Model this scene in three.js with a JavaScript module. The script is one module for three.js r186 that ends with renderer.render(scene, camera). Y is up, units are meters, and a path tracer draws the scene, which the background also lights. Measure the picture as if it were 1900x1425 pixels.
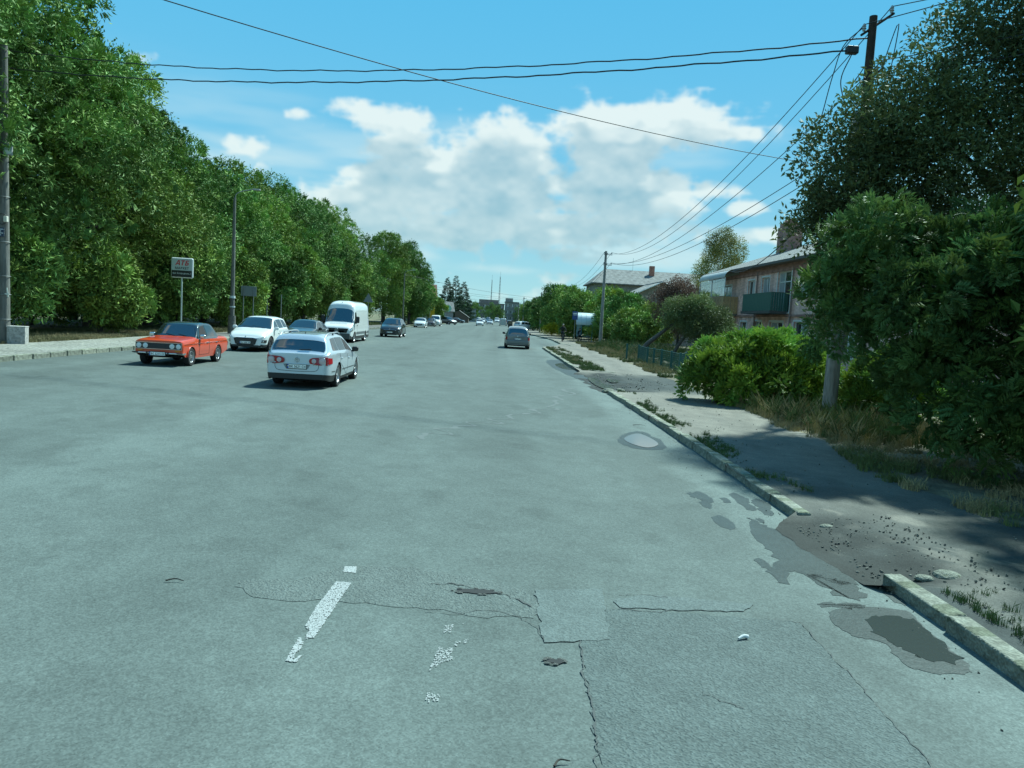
import * as THREE from 'three';
import { mergeGeometries, mergeVertices, toCreasedNormals } from 'three/addons/utils/BufferGeometryUtils.js';
import { RoundedBoxGeometry } from 'three/addons/geometries/RoundedBoxGeometry.js';
import { MarchingCubes } from 'three/addons/objects/MarchingCubes.js';

// ------------------------------------------------------------------ camera, exposure, sun, sky
const EXPOSURE = 2.0;
const EYE = 2.22, FOCAL = 1400, PW = 1900, PH = 1425, VPX = 920, VPY = 588, ROLL = 3.1 * Math.PI / 180;
const scene = new THREE.Scene();
const camera = new THREE.PerspectiveCamera(2 * Math.atan(PH / 2 / FOCAL) * 180 / Math.PI, 4 / 3, 0.1, 4000);
const V3 = (x = 0, y = 0, z = 0) => new THREE.Vector3(x, y, z);
// the street runs along -z; these three rows are the world's right, up and forward seen by the lens (which is held 3 degrees off level)
const fw = V3((VPX - PW / 2) / FOCAL, -(VPY - PH / 2) / FOCAL, 1).normalize();
const upc = V3(Math.sin(ROLL), Math.cos(ROLL), 0); upc.addScaledVector(fw, -upc.dot(fw)).normalize();
const rtc = V3().crossVectors(upc, fw);
{
  const w = k => V3(rtc.getComponent(k), upc.getComponent(k), -fw.getComponent(k));
  const m = new THREE.Matrix4().makeBasis(w(0), w(1), w(2).negate());
  camera.quaternion.setFromRotationMatrix(m); camera.position.set(0, EYE, 0);
}
const ray = (px, py) => { const v = V3((px - PW / 2) / FOCAL, -(py - PH / 2) / FOCAL, 1); return V3(rtc.dot(v), upc.dot(v), -fw.dot(v)); };
const G = (px, py, y = 0) => { const r = ray(px, py); r.multiplyScalar((y - EYE) / r.y); r.y += EYE; return r; };      // where the ray meets level y
const P = (px, py, d) => { const r = ray(px, py); r.multiplyScalar(d / -r.z); r.y += EYE; return r; };                 // at distance d down the street
const renderer = new THREE.WebGLRenderer({ antialias: true });
renderer.toneMapping = THREE.LinearToneMapping; renderer.toneMappingExposure = EXPOSURE;
renderer.shadowMap.enabled = true;

const SUN = V3(0.50, 1.0, -0.54).normalize();
const sun = new THREE.DirectionalLight(new THREE.Color().setRGB(0.82, 1.0, 0.94), 4.2);
sun.position.copy(SUN).multiplyScalar(120).add(V3(0, 0, -40)); sun.target.position.set(0, 0, -40);
sun.castShadow = true; sun.shadow.radius = 6; sun.shadow.mapSize.set(4096, 4096);
Object.assign(sun.shadow.camera, { left: -110, right: 110, top: 120, bottom: -120, near: 1, far: 400 });
scene.add(sun, sun.target);

// ------------------------------------------------------------------ random numbers, noise
let _s = 1;
const seed = n => { _s = (n * 2654435761) >>> 0 || 1; };
const rnd = () => { _s |= 0; _s = _s + 0x6D2B79F5 | 0; let t = Math.imul(_s ^ _s >>> 15, 1 | _s); t = t + Math.imul(t ^ t >>> 7, 61 | t) ^ t; return ((t ^ t >>> 14) >>> 0) / 4294967296; };
const rr = (a, b) => a + (b - a) * rnd();
const clamp = (x, a = 0, b = 1) => x < a ? a : x > b ? b : x;
const lerp = (a, b, t) => a + (b - a) * t;
const sst = (a, b, x) => { const t = clamp((x - a) / (b - a)); return t * t * (3 - 2 * t); };
const hsh = (x, y, z) => { let h = Math.imul(x, 374761393) ^ Math.imul(y, 668265263) ^ Math.imul(z, 2147483647 - 1274126177); h = Math.imul(h ^ h >>> 13, 1274126177); h = Math.imul(h ^ h >>> 15, 2246822519); return ((h ^ h >>> 16) >>> 0) / 4294967296; };
function n3(x, y, z) {
  const X = Math.floor(x), Y = Math.floor(y), Z = Math.floor(z); x -= X; y -= Y; z -= Z;
  const u = x * x * (3 - 2 * x), v = y * y * (3 - 2 * y), w = z * z * (3 - 2 * z);
  const a = lerp(lerp(hsh(X, Y, Z), hsh(X + 1, Y, Z), u), lerp(hsh(X, Y + 1, Z), hsh(X + 1, Y + 1, Z), u), v);
  const b = lerp(lerp(hsh(X, Y, Z + 1), hsh(X + 1, Y, Z + 1), u), lerp(hsh(X, Y + 1, Z + 1), hsh(X + 1, Y + 1, Z + 1), u), v);
  return lerp(a, b, w);
}
const fbm = (x, y, z, o = 4) => { let s = 0, a = 0.5, t = 0; for (let i = 0; i < o; i++) { s += a * n3(x, y, z); t += a; a *= 0.5; x = x * 2.03 + 7.1; y = y * 2.03 + 3.7; z = z * 2.03 + 1.3; } return s / t; };
const pn2 = (x, y, p, k = 0) => { const X = Math.floor(x), Y = Math.floor(y); x -= X; y -= Y; const u = x * x * (3 - 2 * x), v = y * y * (3 - 2 * y), m = a => ((a % p) + p) % p; return lerp(lerp(hsh(m(X), m(Y), k), hsh(m(X + 1), m(Y), k), u), lerp(hsh(m(X), m(Y + 1), k), hsh(m(X + 1), m(Y + 1), k), u), v); };

// ------------------------------------------------------------------ sky: air and clouds, by direction
{
  const W = 3584, H = 1792, data = new Float32Array(W * H * 4);
  const L = c => c.map(v => Math.pow(v / 255, 2.2) / EXPOSURE);
  const ZEN = L([58, 150, 215]), MID = L([88, 188, 237]), HOR = L([180, 229, 230]), WHITE = L([234, 248, 247]), GREY = L([126, 178, 200]), GROUND = L([80, 92, 84]);
  // cloud banks: centre seen in the photograph, half sizes (turned into angles), strength
  const banks = [[715, 222, 80, 26, 0.9], [620, 236, 40, 10, 0.45], [548, 212, 34, 11, 0.6], [462, 266, 40, 13, 0.62], [268, 106, 30, 13, 0.5],
    [800, 290, 120, 42, 0.92], [935, 310, 100, 66, 0.95], [905, 275, 50, 28, 0.8], [1120, 262, 85, 50, 0.95], [1210, 240, 130, 36, 0.95], [1190, 222, 50, 22, 0.85], [1320, 240, 60, 24, 0.8], [1372, 246, 32, 11, 0.8],
    [655, 372, 90, 56, 1.0], [1150, 348, 130, 36, 0.98], [1000, 362, 210, 48, 0.95], [850, 380, 160, 46, 0.9], [1325, 354, 50, 19, 0.8], [1385, 384, 40, 14, 0.7], [1265, 335, 50, 18, 0.55],
    [1050, 425, 160, 46, 0.95], [860, 430, 170, 40, 0.9], [700, 440, 110, 60, 0.85], [1110, 418, 90, 28, 0.9], [1060, 470, 90, 24, 0.85], [930, 470, 160, 24, 0.6], [840, 500, 130, 20, 0.6], [1050, 510, 150, 18, 0.6], [960, 545, 260, 16, 0.62], [760, 480, 120, 22, 0.7], [1180, 470, 110, 20, 0.6], [1200, 390, 90, 24, 0.7], [1450, 440, 60, 14, 0.5], [620, 500, 100, 30, 0.5]]
    .map(([px, py, rx, ry, s]) => { const d = ray(px, py).normalize(); return [Math.atan2(d.x, -d.z), Math.asin(d.y), rx / FOCAL, ry / FOCAL, s]; });
  const mask = (az, el, x, y, z) => {
    let m = 0;
    const inside = 1 - sst(0.56, 0.8, Math.abs(az));
    if (inside > 0) for (const [a, e, rx, ry, s] of banks) { const q = ((az - a) / rx) ** 2 + ((el - e) / ry) ** 2; if (q < 4) m = Math.max(m, s * Math.exp(-q * 0.45)); }
    if (el > 0.42 || inside < 1) { const o = sst(0.50, 0.66, fbm(x * 2.6 + 5, y * 4, z * 2.6, 2)) * (1 - 0.35 * sst(0.6, 1.3, el)) * 0.95; m = Math.max(m * inside, o * (1 - inside * (1 - sst(0.42, 0.55, el)))); }
    return m;
  };
  const dens = (x, y, z, oct) => {
    const el = Math.asin(clamp(y, -1, 1)), az = Math.atan2(x, -z), m = mask(az, el, x, y, z);
    if (m < 0.12) return 0;
    const f = fbm(x * 13, y * 24, z * 13, Math.min(oct, 4));
    let b = 0, a = 0.5, X = x * 26, Y = y * 44, Z = z * 26; for (let i = 0; i < oct - 2; i++) { b += a * Math.abs(2 * n3(X, Y, Z) - 1); a *= 0.55; X *= 2.1; Y *= 2.1; Z *= 2.1; }
    return sst(0.37, 0.62, m * 0.90 + (f - 0.5) * 1.0 - (b - 0.30) * 0.5);
  };
  for (let j = 0; j < H; j++) for (let i = 0; i < W; i++) {
    const el = ((j + 0.5) / H - 0.5) * Math.PI, th = ((i + 0.5) / W - 0.5) * 2 * Math.PI, o = (j * W + i) * 4;
    let c;
    if (el < -0.03) c = GROUND;
    else {
      const ce = Math.cos(el), x = ce * Math.cos(th), y = Math.sin(el), z = ce * Math.sin(th), e = Math.max(el, 0);
      const t1 = 1 - Math.exp(-Math.pow(e / 0.155, 1.15)), t2 = sst(0.25, 1.3, e);
      c = [0, 1, 2].map(k => lerp(lerp(HOR[k], MID[k], t1), ZEN[k], t2));
      const veil = e > 0.3 || e < 0.0005 ? 0 : sst(0.40, 0.74, fbm(x * 6, y * 34, z * 6, 4)) * sst(0.0, 0.05, e) * (1 - sst(0.13, 0.30, e)) * 0.62;      // thin low cloud in layers all round
      c = c.map((v, k) => lerp(v, lerp(HOR[k], WHITE[k], 0.75), veil));
      const az = Math.atan2(x, -z), sharp = e < 0.6 && Math.abs(az) < 0.8, d = dens(x, y, z, sharp ? 6 : 4);
      if (d > 0.003) {
        const above = dens(x + SUN.x * 0.02, Math.min(1, y + 0.024), z + SUN.z * 0.02, sharp ? 5 : 3), far = dens(x, Math.min(1, y + 0.045), z, 3);
        const lit = clamp(1.14 - above * 0.30 - far * 0.46 + (fbm(x * 40, y * 60, z * 40, 3) - 0.5) * 0.7);
        const hz = Math.exp(-e / 0.10) * 0.6;
        c = c.map((v, k) => lerp(v, lerp(lerp(GREY[k], WHITE[k], lit), HOR[k], hz), d * 0.94));
      }
    }
    data[o] = c[0]; data[o + 1] = c[1]; data[o + 2] = c[2]; data[o + 3] = 1;
  }
  const t = new THREE.DataTexture(data, W, H, THREE.RGBAFormat, THREE.FloatType);
  t.mapping = THREE.EquirectangularReflectionMapping; t.magFilter = t.minFilter = THREE.LinearFilter; t.needsUpdate = true;
  scene.background = t; scene.environment = t;
}

// ------------------------------------------------------------------ naming, materials, shapes
const taken = {};
const numbered = n => { const k = taken[n] = (taken[n] ?? -1) + 1; return k ? `${n}_${String(k).padStart(3, '0')}` : n; };
function tag(o, label, category, group) { o.userData.label = label; o.userData.category = category; if (group) o.userData.group = group; return o; }
function thing(name, label, category, [x, y, z] = [0, 0, 0], turn = 0, group) { const o = new THREE.Group(); o.name = numbered(name); o.position.set(x, y, z); o.rotation.y = turn; scene.add(o); return tag(o, label, category, group); }
function part(name, geo, mat, parent) { const m = new THREE.Mesh(Array.isArray(geo) ? join(geo) : geo, mat); m.name = name; m.castShadow = m.receiveShadow = true; parent.add(m); return m; }
function struct(name, geo, mat) { const m = part(numbered(name), geo, mat, scene); m.userData.kind = 'structure'; return m; }
function stuff(o) { o.userData.kind = 'stuff'; return o; }
function join(list) { const a = list.map(g => { g = g.index ? g.toNonIndexed() : g; for (const k of Object.keys(g.attributes)) if (!['position', 'normal', 'uv'].includes(k)) g.deleteAttribute(k); if (!g.attributes.uv) g.setAttribute('uv', new THREE.BufferAttribute(new Float32Array(g.attributes.position.count * 2), 2)); return g; }); return a.length === 1 ? a[0] : mergeGeometries(a); }
const rgb = (r, g, b) => new THREE.Color().setRGB(r, g, b);
const mat = (c, roughness = 0.8, o = {}) => new THREE.MeshPhysicalMaterial({ color: Array.isArray(c) ? rgb(...c) : c, roughness, ...o });
const bx = (w, h, d, x = 0, y = 0, z = 0, ry = 0, rx = 0, rz = 0) => { const g = new THREE.BoxGeometry(w, h, d); if (rx) g.rotateX(rx); if (rz) g.rotateZ(rz); if (ry) g.rotateY(ry); return g.translate(x, y, z); };
const rbx = (w, h, d, r, x = 0, y = 0, z = 0) => new RoundedBoxGeometry(w, h, d, 2, r).translate(x, y, z);
const cyl = (r0, r1, h, n = 12, x = 0, y = 0, z = 0) => new THREE.CylinderGeometry(r1, r0, h, n).translate(x, y + h / 2, z);      // r0 at the foot
function rod(a, b, r0, r1 = r0, n = 7) { const d = V3().subVectors(b, a), g = new THREE.CylinderGeometry(r1, r0, d.length(), n); g.applyQuaternion(new THREE.Quaternion().setFromUnitVectors(V3(0, 1, 0), d.clone().normalize())); const c = V3().addVectors(a, b).multiplyScalar(0.5); return g.translate(c.x, c.y, c.z); }
function tube(pts, r0, r1 = r0, n = 7, seg = 0) {            // tapering tube through points
  const c = new THREE.CatmullRomCurve3(pts), s = seg || Math.max(4, pts.length * 3), g = new THREE.TubeGeometry(c, s, 1, n, false), p = g.attributes.position;
  for (let i = 0; i <= s; i++) { const q = c.getPointAt(i / s), r = lerp(r0, r1, i / s); for (let k = 0; k <= n; k++) { const j = i * (n + 1) + k; p.setXYZ(j, q.x + (p.getX(j) - q.x) * r, q.y + (p.getY(j) - q.y) * r, q.z + (p.getZ(j) - q.z) * r); } }
  g.computeVertexNormals(); return g;
}
function texture(n, fn, srgb = true, rep = [1, 1]) {        // n x n DataTexture from fn(u, v) -> grey or [r, g, b] in 0..1
  const d = new Uint8Array(n * n * 4);
  for (let j = 0; j < n; j++) for (let i = 0; i < n; i++) { const c = fn(i / n, j / n, i, j), o = (j * n + i) * 4; for (let k = 0; k < 3; k++) d[o + k] = clamp(Array.isArray(c) ? c[k] : c) * 255; d[o + 3] = 255; }
  const t = new THREE.DataTexture(d, n, n); t.wrapS = t.wrapT = THREE.RepeatWrapping; t.magFilter = THREE.LinearFilter; t.minFilter = THREE.LinearMipmapLinearFilter; t.generateMipmaps = true;
  if (srgb) t.colorSpace = THREE.SRGBColorSpace; t.repeat.set(...rep); t.needsUpdate = true; return t;
}
function canvasTex(w, h, draw) { const c = document.createElement('canvas'); c.width = w; c.height = h; draw(c.getContext('2d'), w, h); const t = new THREE.CanvasTexture(c); t.colorSpace = THREE.SRGBColorSpace; return t; }
function boxUV(g, s = 1) {                                  // uv in metres / s, from the face's main direction
  g = g.index ? g.toNonIndexed() : g; const p = g.attributes.position, uv = new Float32Array(p.count * 2), a = V3(), b = V3(), c = V3();
  for (let i = 0; i < p.count; i += 3) {
    a.fromBufferAttribute(p, i); b.fromBufferAttribute(p, i + 1).sub(a); c.fromBufferAttribute(p, i + 2).sub(a); b.cross(c);
    const X = Math.abs(b.x), Y = Math.abs(b.y), Z = Math.abs(b.z);
    for (let k = i; k < i + 3; k++) { const x = p.getX(k), y = p.getY(k), z = p.getZ(k); uv[k * 2] = (X > Y && X > Z ? z : x) / s; uv[k * 2 + 1] = (Y >= X && Y >= Z ? z : y) / s; }
  }
  g.setAttribute('uv', new THREE.BufferAttribute(uv, 2)); return g;
}
const shapeOf = pts => new THREE.Shape(pts.map(([x, y]) => new THREE.Vector2(x, y)));
const extr = (pts, depth, o = {}) => new THREE.ExtrudeGeometry(shapeOf(pts), { depth, bevelEnabled: false, curveSegments: 6, ...o });

// grain shared by many materials
seed(7);
const grainTex = texture(1024, (u, v, i, j) => { const f = pn2(u * 256, v * 256, 256, 1), g = pn2(u * 96, v * 96, 96, 2), h = pn2(u * 12, v * 12, 12, 3), s = hsh(i >> 1, j >> 1, 9); return 0.77 + (f - 0.5) * 0.15 + (g - 0.5) * 0.07 + (h - 0.5) * 0.05 + (s > 0.98 ? 0.10 : s < 0.025 ? -0.13 : 0); });
const grainBump = texture(1024, (u, v, i, j) => 0.5 + (pn2(u * 256, v * 256, 256, 1) - 0.5) * 0.7 + (pn2(u * 128, v * 128, 128, 5) - 0.5) * 0.4, false);
const softTex = texture(512, (u, v) => 0.80 + (pn2(u * 64, v * 64, 64, 1) - 0.5) * 0.16 + (pn2(u * 16, v * 16, 16, 2) - 0.5) * 0.20 + (pn2(u * 5, v * 5, 5, 3) - 0.5) * 0.14);
const stainTex = texture(512, (u, v) => { const b = pn2(u * 7, v * 7, 7, 6), c = pn2(u * 19, v * 19, 19, 7), d = pn2(u * 90, v * 90, 90, 8); return [0.70 + (c - 0.5) * 0.22 + (d - 0.5) * 0.2 - (b > 0.58 ? 0.14 : 0), 0.71 + (c - 0.5) * 0.22 + (d - 0.5) * 0.2 - (b > 0.58 ? 0.12 : 0), 0.67 + (c - 0.5) * 0.22 + (d - 0.5) * 0.2 - (b > 0.58 ? 0.16 : 0)]; });
const softBump = texture(512, (u, v) => 0.5 + (pn2(u * 96, v * 96, 96, 4) - 0.5) * 0.6 + (pn2(u * 24, v * 24, 24, 2) - 0.5) * 0.4, false);
const concrete = (c, o = {}) => mat(c, 0.88, { map: softTex, bumpMap: softBump, bumpScale: 0.006, ...o });
// ------------------------------------------------------------------ ground, road, kerbs, pavements
const pl = (pts, x) => { if (x <= pts[0][0]) return pts[0][1]; for (let i = 1; i < pts.length; i++) if (x <= pts[i][0]) return lerp(pts[i - 1][1], pts[i][1], (x - pts[i - 1][0]) / (pts[i][0] - pts[i - 1][0])); return pts[pts.length - 1][1]; };
const roadLeft = z => pl([[-420, -7.5], [-250, -9.5], [-110, -13.2], [-70, -15], [20, -15]], z);
const roadRight = z => pl([[-420, 5], [-250, 4.8], [-112, 4.6], [-100, 5.3], [-86, 6.3], [-70, 6.2], [-63, 5.2], [-59, 3.8], [20, 3.75]], z);
const pathEdge = z => pl([[-400, 8], [-100, 7.6], [-70, 7.8], [-56, 7.2], [-40, 7.4], [-30, 7.0], [-22, 6.7], [-16, 6.5], [-11, 6.1], [-7, 6.0], [6, 6.2]], z) + (fbm(z * 0.6, 3, 1, 3) - 0.5) * 0.9;
const rowsZ = (z0, z1, a, k) => { const r = [z0]; let z = z0; while (z > z1) { z -= Math.max(a, k * Math.abs(z)); r.push(Math.max(z, z1)); } return r; };
function strip(rows, nx, xa, xb, yf, cf, uvs) {              // a sheet between xa(z) and xb(z) with its own colours
  const pos = [], col = [], uv = [], idx = [];
  for (const z of rows) for (let i = 0; i <= nx; i++) { const x = lerp(xa(z), xb(z), i / nx), c = cf(x, z); pos.push(x, yf(x, z), z); col.push(...c); uv.push(x / uvs, z / uvs); }
  for (let j = 0; j + 1 < rows.length; j++) for (let i = 0; i < nx; i++) { const a = j * (nx + 1) + i, b = a + nx + 1; idx.push(a, a + 1, b, b, a + 1, b + 1); }
  const g = new THREE.BufferGeometry(); g.setAttribute('position', new THREE.Float32BufferAttribute(pos, 3)); g.setAttribute('color', new THREE.Float32BufferAttribute(col, 3)); g.setAttribute('uv', new THREE.Float32BufferAttribute(uv, 2)); g.setIndex(idx); g.computeVertexNormals(); return g;
}
const K = 1 / 0.55;                                           // the grain's mean
const asphaltMat = mat([1, 1, 1], 0.82, { vertexColors: true, map: grainTex, bumpMap: grainBump, bumpScale: 0.0018, specularIntensity: 0.3 });
{
  const g = new THREE.PlaneGeometry(3000, 3000, 1, 1).rotateX(-Math.PI / 2).translate(0, -0.08, -600);
  g.attributes.uv.array.forEach((v, i, a) => { a[i] = v * 700; });
  struct('ground', g, mat([0.105, 0.12, 0.05], 0.95, { map: softTex }));
}
const roadTone = (x, z) => {
  const big = fbm(x * 0.22 + 4, z * 0.05, 2, 4) - 0.5, lane = fbm(x * 0.9, z * 0.018, 7, 3) - 0.5, blot = fbm(x * 1.1, z * 0.7, 11, 4) - 0.5, fine = fbm(x * 5, z * 5, 3, 3) - 0.5;
  let v = 1 + big * 0.42 + lane * 0.36 + blot * 0.24 + fine * 0.08; if (fbm(x * 0.5 + 9, z * 0.22, 4, 4) > 0.62) v *= 0.93; if (fbm(x * 1.6 + 2, z * 1.3, 9, 3) > 0.70) v *= 0.90;
  const near = -z < 6.6 + (fbm(x * 0.8, 5, 5, 3) - 0.5) * 1.1 ? 1 : 0;      // an older, paler slab of surface near the junction
  if (near) v *= 1.05;
  const e = roadRight(z) - x, dust = e < 0.95 + (fbm(z * 0.5, 1, 2, 3) - 0.5) * 1.5 ? sst(1.5, 0.3, e) : 0;   // grit swept to the kerb
  const g = 1 + dust * 0.30 * fbm(x * 2.2, z * 1.4, 5, 3) * 1.4;
  return [0.097 * v * g * K, 0.121 * v * g * K, 0.116 * v * g * K * 0.97];
};
struct('road', strip(rowsZ(8, -420, 0.10, 0.012), 190, z => roadLeft(z) - 0.05, z => roadRight(z) + 0.05, () => -0.001, roadTone, 2.6), asphaltMat);

// flat patches: outlines read off the photograph and laid where those rays meet the ground
function outline(px, y, smooth = true, k = 6) { const p = px.map(([a, b]) => G(a, b, y)); return smooth ? new THREE.CatmullRomCurve3(p, true, 'centripetal').getPoints(p.length * k) : p; }
function sheet(pts, y, rag = 0.0, uvs = 2.6, col) {
  if (rag) { const q = []; pts.forEach((a, i) => { const b = pts[(i + 1) % pts.length], n = Math.max(1, Math.round(a.distanceTo(b) / (rag * 2.2))); for (let k = 0; k < n; k++) { const t = k / n; q.push(V3(lerp(a.x, b.x, t) + (fbm(i * 3.1 + t * n * 0.7, 1, 7, 2) - 0.5) * rag * 2.4, 0, lerp(a.z, b.z, t) + (fbm(i * 2.3 + t * n * 0.7, 9, 4, 2) - 0.5) * rag * 2.4)); } }); pts = q; }
  const g = new THREE.ShapeGeometry(shapeOf(pts.map(p => [p.x, -p.z]))); g.rotateX(-Math.PI / 2); g.translate(0, y, 0);
  const p = g.attributes.position, uv = g.attributes.uv; for (let i = 0; i < p.count; i++) uv.setXY(i, p.getX(i) / uvs, p.getZ(i) / uvs);
  if (col) { const c = new Float32Array(p.count * 3); for (let i = 0; i < p.count; i++) c.set(col(p.getX(i), p.getZ(i)), i * 3); g.setAttribute('color', new THREE.BufferAttribute(c, 3)); }
  return g;
}
const grainy = (c, r, b = 0.005, o = {}) => mat(c.map(v => v * K), r, { map: grainTex, bumpMap: grainBump, bumpScale: b, specularIntensity: 0.3, ...o });
const RY = 0;
struct('asphalt_patch', sheet(outline([[1078, 1192], [1128, 1130], [1300, 1140], [1484, 1156], [1590, 1268], [1745, 1440], [1112, 1440], [1096, 1310]], 0, false), RY + 0.004, 0.025), grainy([0.089, 0.113, 0.108], 0.85, 0.009));
struct('asphalt_patch', sheet(outline([[992, 1096], [1120, 1094], [1132, 1188], [1010, 1194]], 0, false), RY + 0.0066, 0.02), grainy([0.107, 0.134, 0.128], 0.85));
struct('asphalt_patch', sheet(outline([[1138, 1114], [1200, 1104], [1400, 1122], [1380, 1136], [1240, 1132], [1150, 1128]], 0, false), RY + 0.0055, 0.02), grainy([0.104, 0.13, 0.125], 0.85));
// broken, gravelly band where two surfacings meet
struct('asphalt_patch', sheet(outline([[560, 1074], [640, 1052], [760, 1054], [880, 1074], [980, 1100], [1000, 1142], [900, 1144], [780, 1128], [620, 1116], [480, 1108], [440, 1080]], 0, true), RY + 0.0022, 0.05), grainy([0.105, 0.128, 0.120], 0.92, 0.011));
// open cracks, dark with packed dirt
const crackMat = mat([0.066, 0.077, 0.074], 0.95);
function crack(px, w, k = 9) {
  const c = new THREE.CatmullRomCurve3(px.map(([a, b]) => G(a, b))), n = px.length * k, pos = [], idx = [];
  for (let i = 0; i <= n; i++) { const q = c.getPoint(i / n), t = c.getTangent(i / n), j = (fbm(i * 0.35, w * 900, 3, 3) - 0.5) * w * 5, h = w * (0.08 + 0.5 * fbm(i * 0.6, w * 500, 8, 2) ** 1.5); for (const s of [-1, 1]) pos.push(q.x - t.z * (j + s * h), RY + 0.0085, q.z + t.x * (j + s * h)); if (i < n) { const a = i * 2; idx.push(a, a + 1, a + 2, a + 1, a + 3, a + 2); } }
  const g = new THREE.BufferGeometry(); g.setAttribute('position', new THREE.Float32BufferAttribute(pos, 3)); g.setIndex(idx); g.computeVertexNormals(); if (g.attributes.normal.getY(0) < 0) g.index.array.reverse(), g.computeVertexNormals(); return g;
}
const dustMat = grainy([0.110, 0.128, 0.123], 0.85);
struct('tyre_mark', crack([[760, 812], [880, 790], [980, 768], [1040, 745], [1060, 720]], 0.22, 16).translate(0, -0.006, 0), dustMat);
seed(31);
{
  const cr = thing('road_cracks', 'dark open cracks running across the worn asphalt', 'crack'); cr.userData = { kind: 'structure' };
  for (const [p, w, k] of [[[[1076, 1190], [1084, 1240], [1096, 1300], [1106, 1370], [1112, 1436]], 0.016, 14], [[[1484, 1156], [1530, 1205], [1590, 1268], [1660, 1345], [1740, 1434]], 0.012, 14],
    [[[800, 1083], [860, 1088], [930, 1102], [985, 1128]], 0.022, 12], [[[1136, 1130], [1210, 1136], [1240, 1134]], 0.016, 10], [[[1150, 1106], [1180, 1104], [1240, 1110]], 0.011, 10],
    [[[790, 1136], [850, 1140], [900, 1133], [960, 1146], [990, 1160], [1012, 1190]], 0.012, 10], [[[1300, 1286], [1340, 1302], [1380, 1316]], 0.010, 10], [[[1420, 1148], [1484, 1156]], 0.010, 8]])
    part('crack', crack(p, w, k), crackMat, cr);
}
// potholes: shallow broken hollows, a raised ragged lip with a dark pit
for (const [px, py, a, b] of [[884, 1099, 0.17, 0.05], [1029, 1229, 0.06, 0.035]]) {
  const c = G(px, py), n = 22, t = [];
  for (let i = 0; i < n; i++) { const f = i / n * 6.283; t.push(V3(c.x + Math.cos(f) * a * rr(0.75, 1.15), 0, c.z + Math.sin(f) * b * rr(0.7, 1.2))); }
  struct('pothole', sheet(t, RY + 0.0095), mat([0.028, 0.03, 0.03], 1));
  const lip = []; for (let i = 0; i < 16; i++) { const f = rr(0, 6.283); lip.push(new THREE.IcosahedronGeometry(rr(0.006, 0.018), 0).scale(1.6, 0.5, 1).translate(c.x + Math.cos(f) * a * 1.15, RY + 0.009, c.z + Math.sin(f) * b * 1.3)); }
  stuff(struct('pothole_rubble', lip, grainy([0.17, 0.18, 0.165], 0.9)));
}
// worn white paint: flakes left of a lane dash and of an older mark
const paintMat = mat([0.50, 0.54, 0.53], 0.8, { map: softTex });
function flakes(px, n, keep, size) {
  const p = px.map(([a, b]) => G(a, b)), xs = p.map(q => q.x), zs = p.map(q => q.z), x0 = Math.min(...xs), x1 = Math.max(...xs), z0 = Math.min(...zs), z1 = Math.max(...zs), out = [];
  const inside = (x, z) => { let c = false; for (let i = 0, j = p.length - 1; i < p.length; j = i++) if ((p[i].z > z) !== (p[j].z > z) && x < (p[j].x - p[i].x) * (z - p[i].z) / (p[j].z - p[i].z) + p[i].x) c = !c; return c; };
  for (let i = 0; i < n; i++) { const x = rr(x0, x1), z = rr(z0, z1); if (!inside(x, z) || fbm(x * 9, z * 5, 4, 3) > keep) continue; const s = rr(0.4, 1) * size; out.push(new THREE.CircleGeometry(s, 5).rotateZ(rnd() * 6).scale(rr(0.6, 1.5), rr(0.6, 1.5), 1).rotateX(-Math.PI / 2).translate(x, RY + 0.0058 + rnd() * 0.0006, z)); }
  return join(out);
}
seed(5);
stuff(struct('road_marking', flakes([[624, 1080], [652, 1082], [606, 1150], [576, 1194], [550, 1230], [530, 1228], [552, 1188], [586, 1128]], 7500, 0.55, 0.0058), paintMat));
stuff(struct('road_marking', flakes([[640, 1052], [662, 1052], [660, 1064], [636, 1062]], 800, 0.6, 0.006), paintMat));
stuff(struct('road_marking', flakes([[826, 1162], [872, 1156], [868, 1190], [850, 1222], [818, 1232], [796, 1246], [812, 1206]], 2200, 0.42, 0.005), paintMat));
stuff(struct('road_marking', flakes([[800, 1262], [822, 1266], [824, 1300], [806, 1330], [790, 1300]], 500, 0.36, 0.005), paintMat));

// water and damp
const dampMat = grainy([0.034, 0.043, 0.042], 0.4, 0.0015, { specularIntensity: 0.35 }), dampEdge = grainy([0.041, 0.056, 0.054], 0.45, 0.0015, { specularIntensity: 0.3 }), waterMat = mat([0.040, 0.050, 0.047], 0.03, { ior: 1.38, bumpMap: softBump, bumpScale: 0.0035 });
for (const px of [[[1392, 962], [1430, 978], [1500, 1010], [1560, 1050], [1590, 1072], [1570, 1086], [1500, 1068], [1470, 1060], [1452, 1084], [1430, 1060], [1440, 1036], [1410, 1010]], [[1500, 1066], [1560, 1076], [1604, 1104], [1582, 1114], [1530, 1090]], [[1520, 1122], [1580, 1118], [1600, 1126], [1560, 1130]]])
  struct('damp_patch', sheet(outline(px, 0), RY + 0.002, 0.07), dampEdge);
struct('damp_patch', sheet(outline([[1540, 1136], [1600, 1126], [1680, 1134], [1720, 1170], [1800, 1240], [1795, 1249], [1740, 1250], [1690, 1238], [1660, 1216], [1640, 1192], [1590, 1182], [1555, 1164]], 0), RY + 0.002, 0.02), dampEdge);
struct('puddle', sheet(outline([[1612, 1150], [1650, 1142], [1690, 1150], [1740, 1186], [1782, 1226], [1740, 1228], [1700, 1218], [1664, 1196], [1630, 1180]], 0), RY + 0.004, 0.05), waterMat);
struct('damp_patch', sheet(outline([[1150, 812], [1185, 800], [1222, 816], [1232, 834], [1190, 834], [1160, 826]], 0), RY + 0.002, 0.07), dampEdge);
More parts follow.
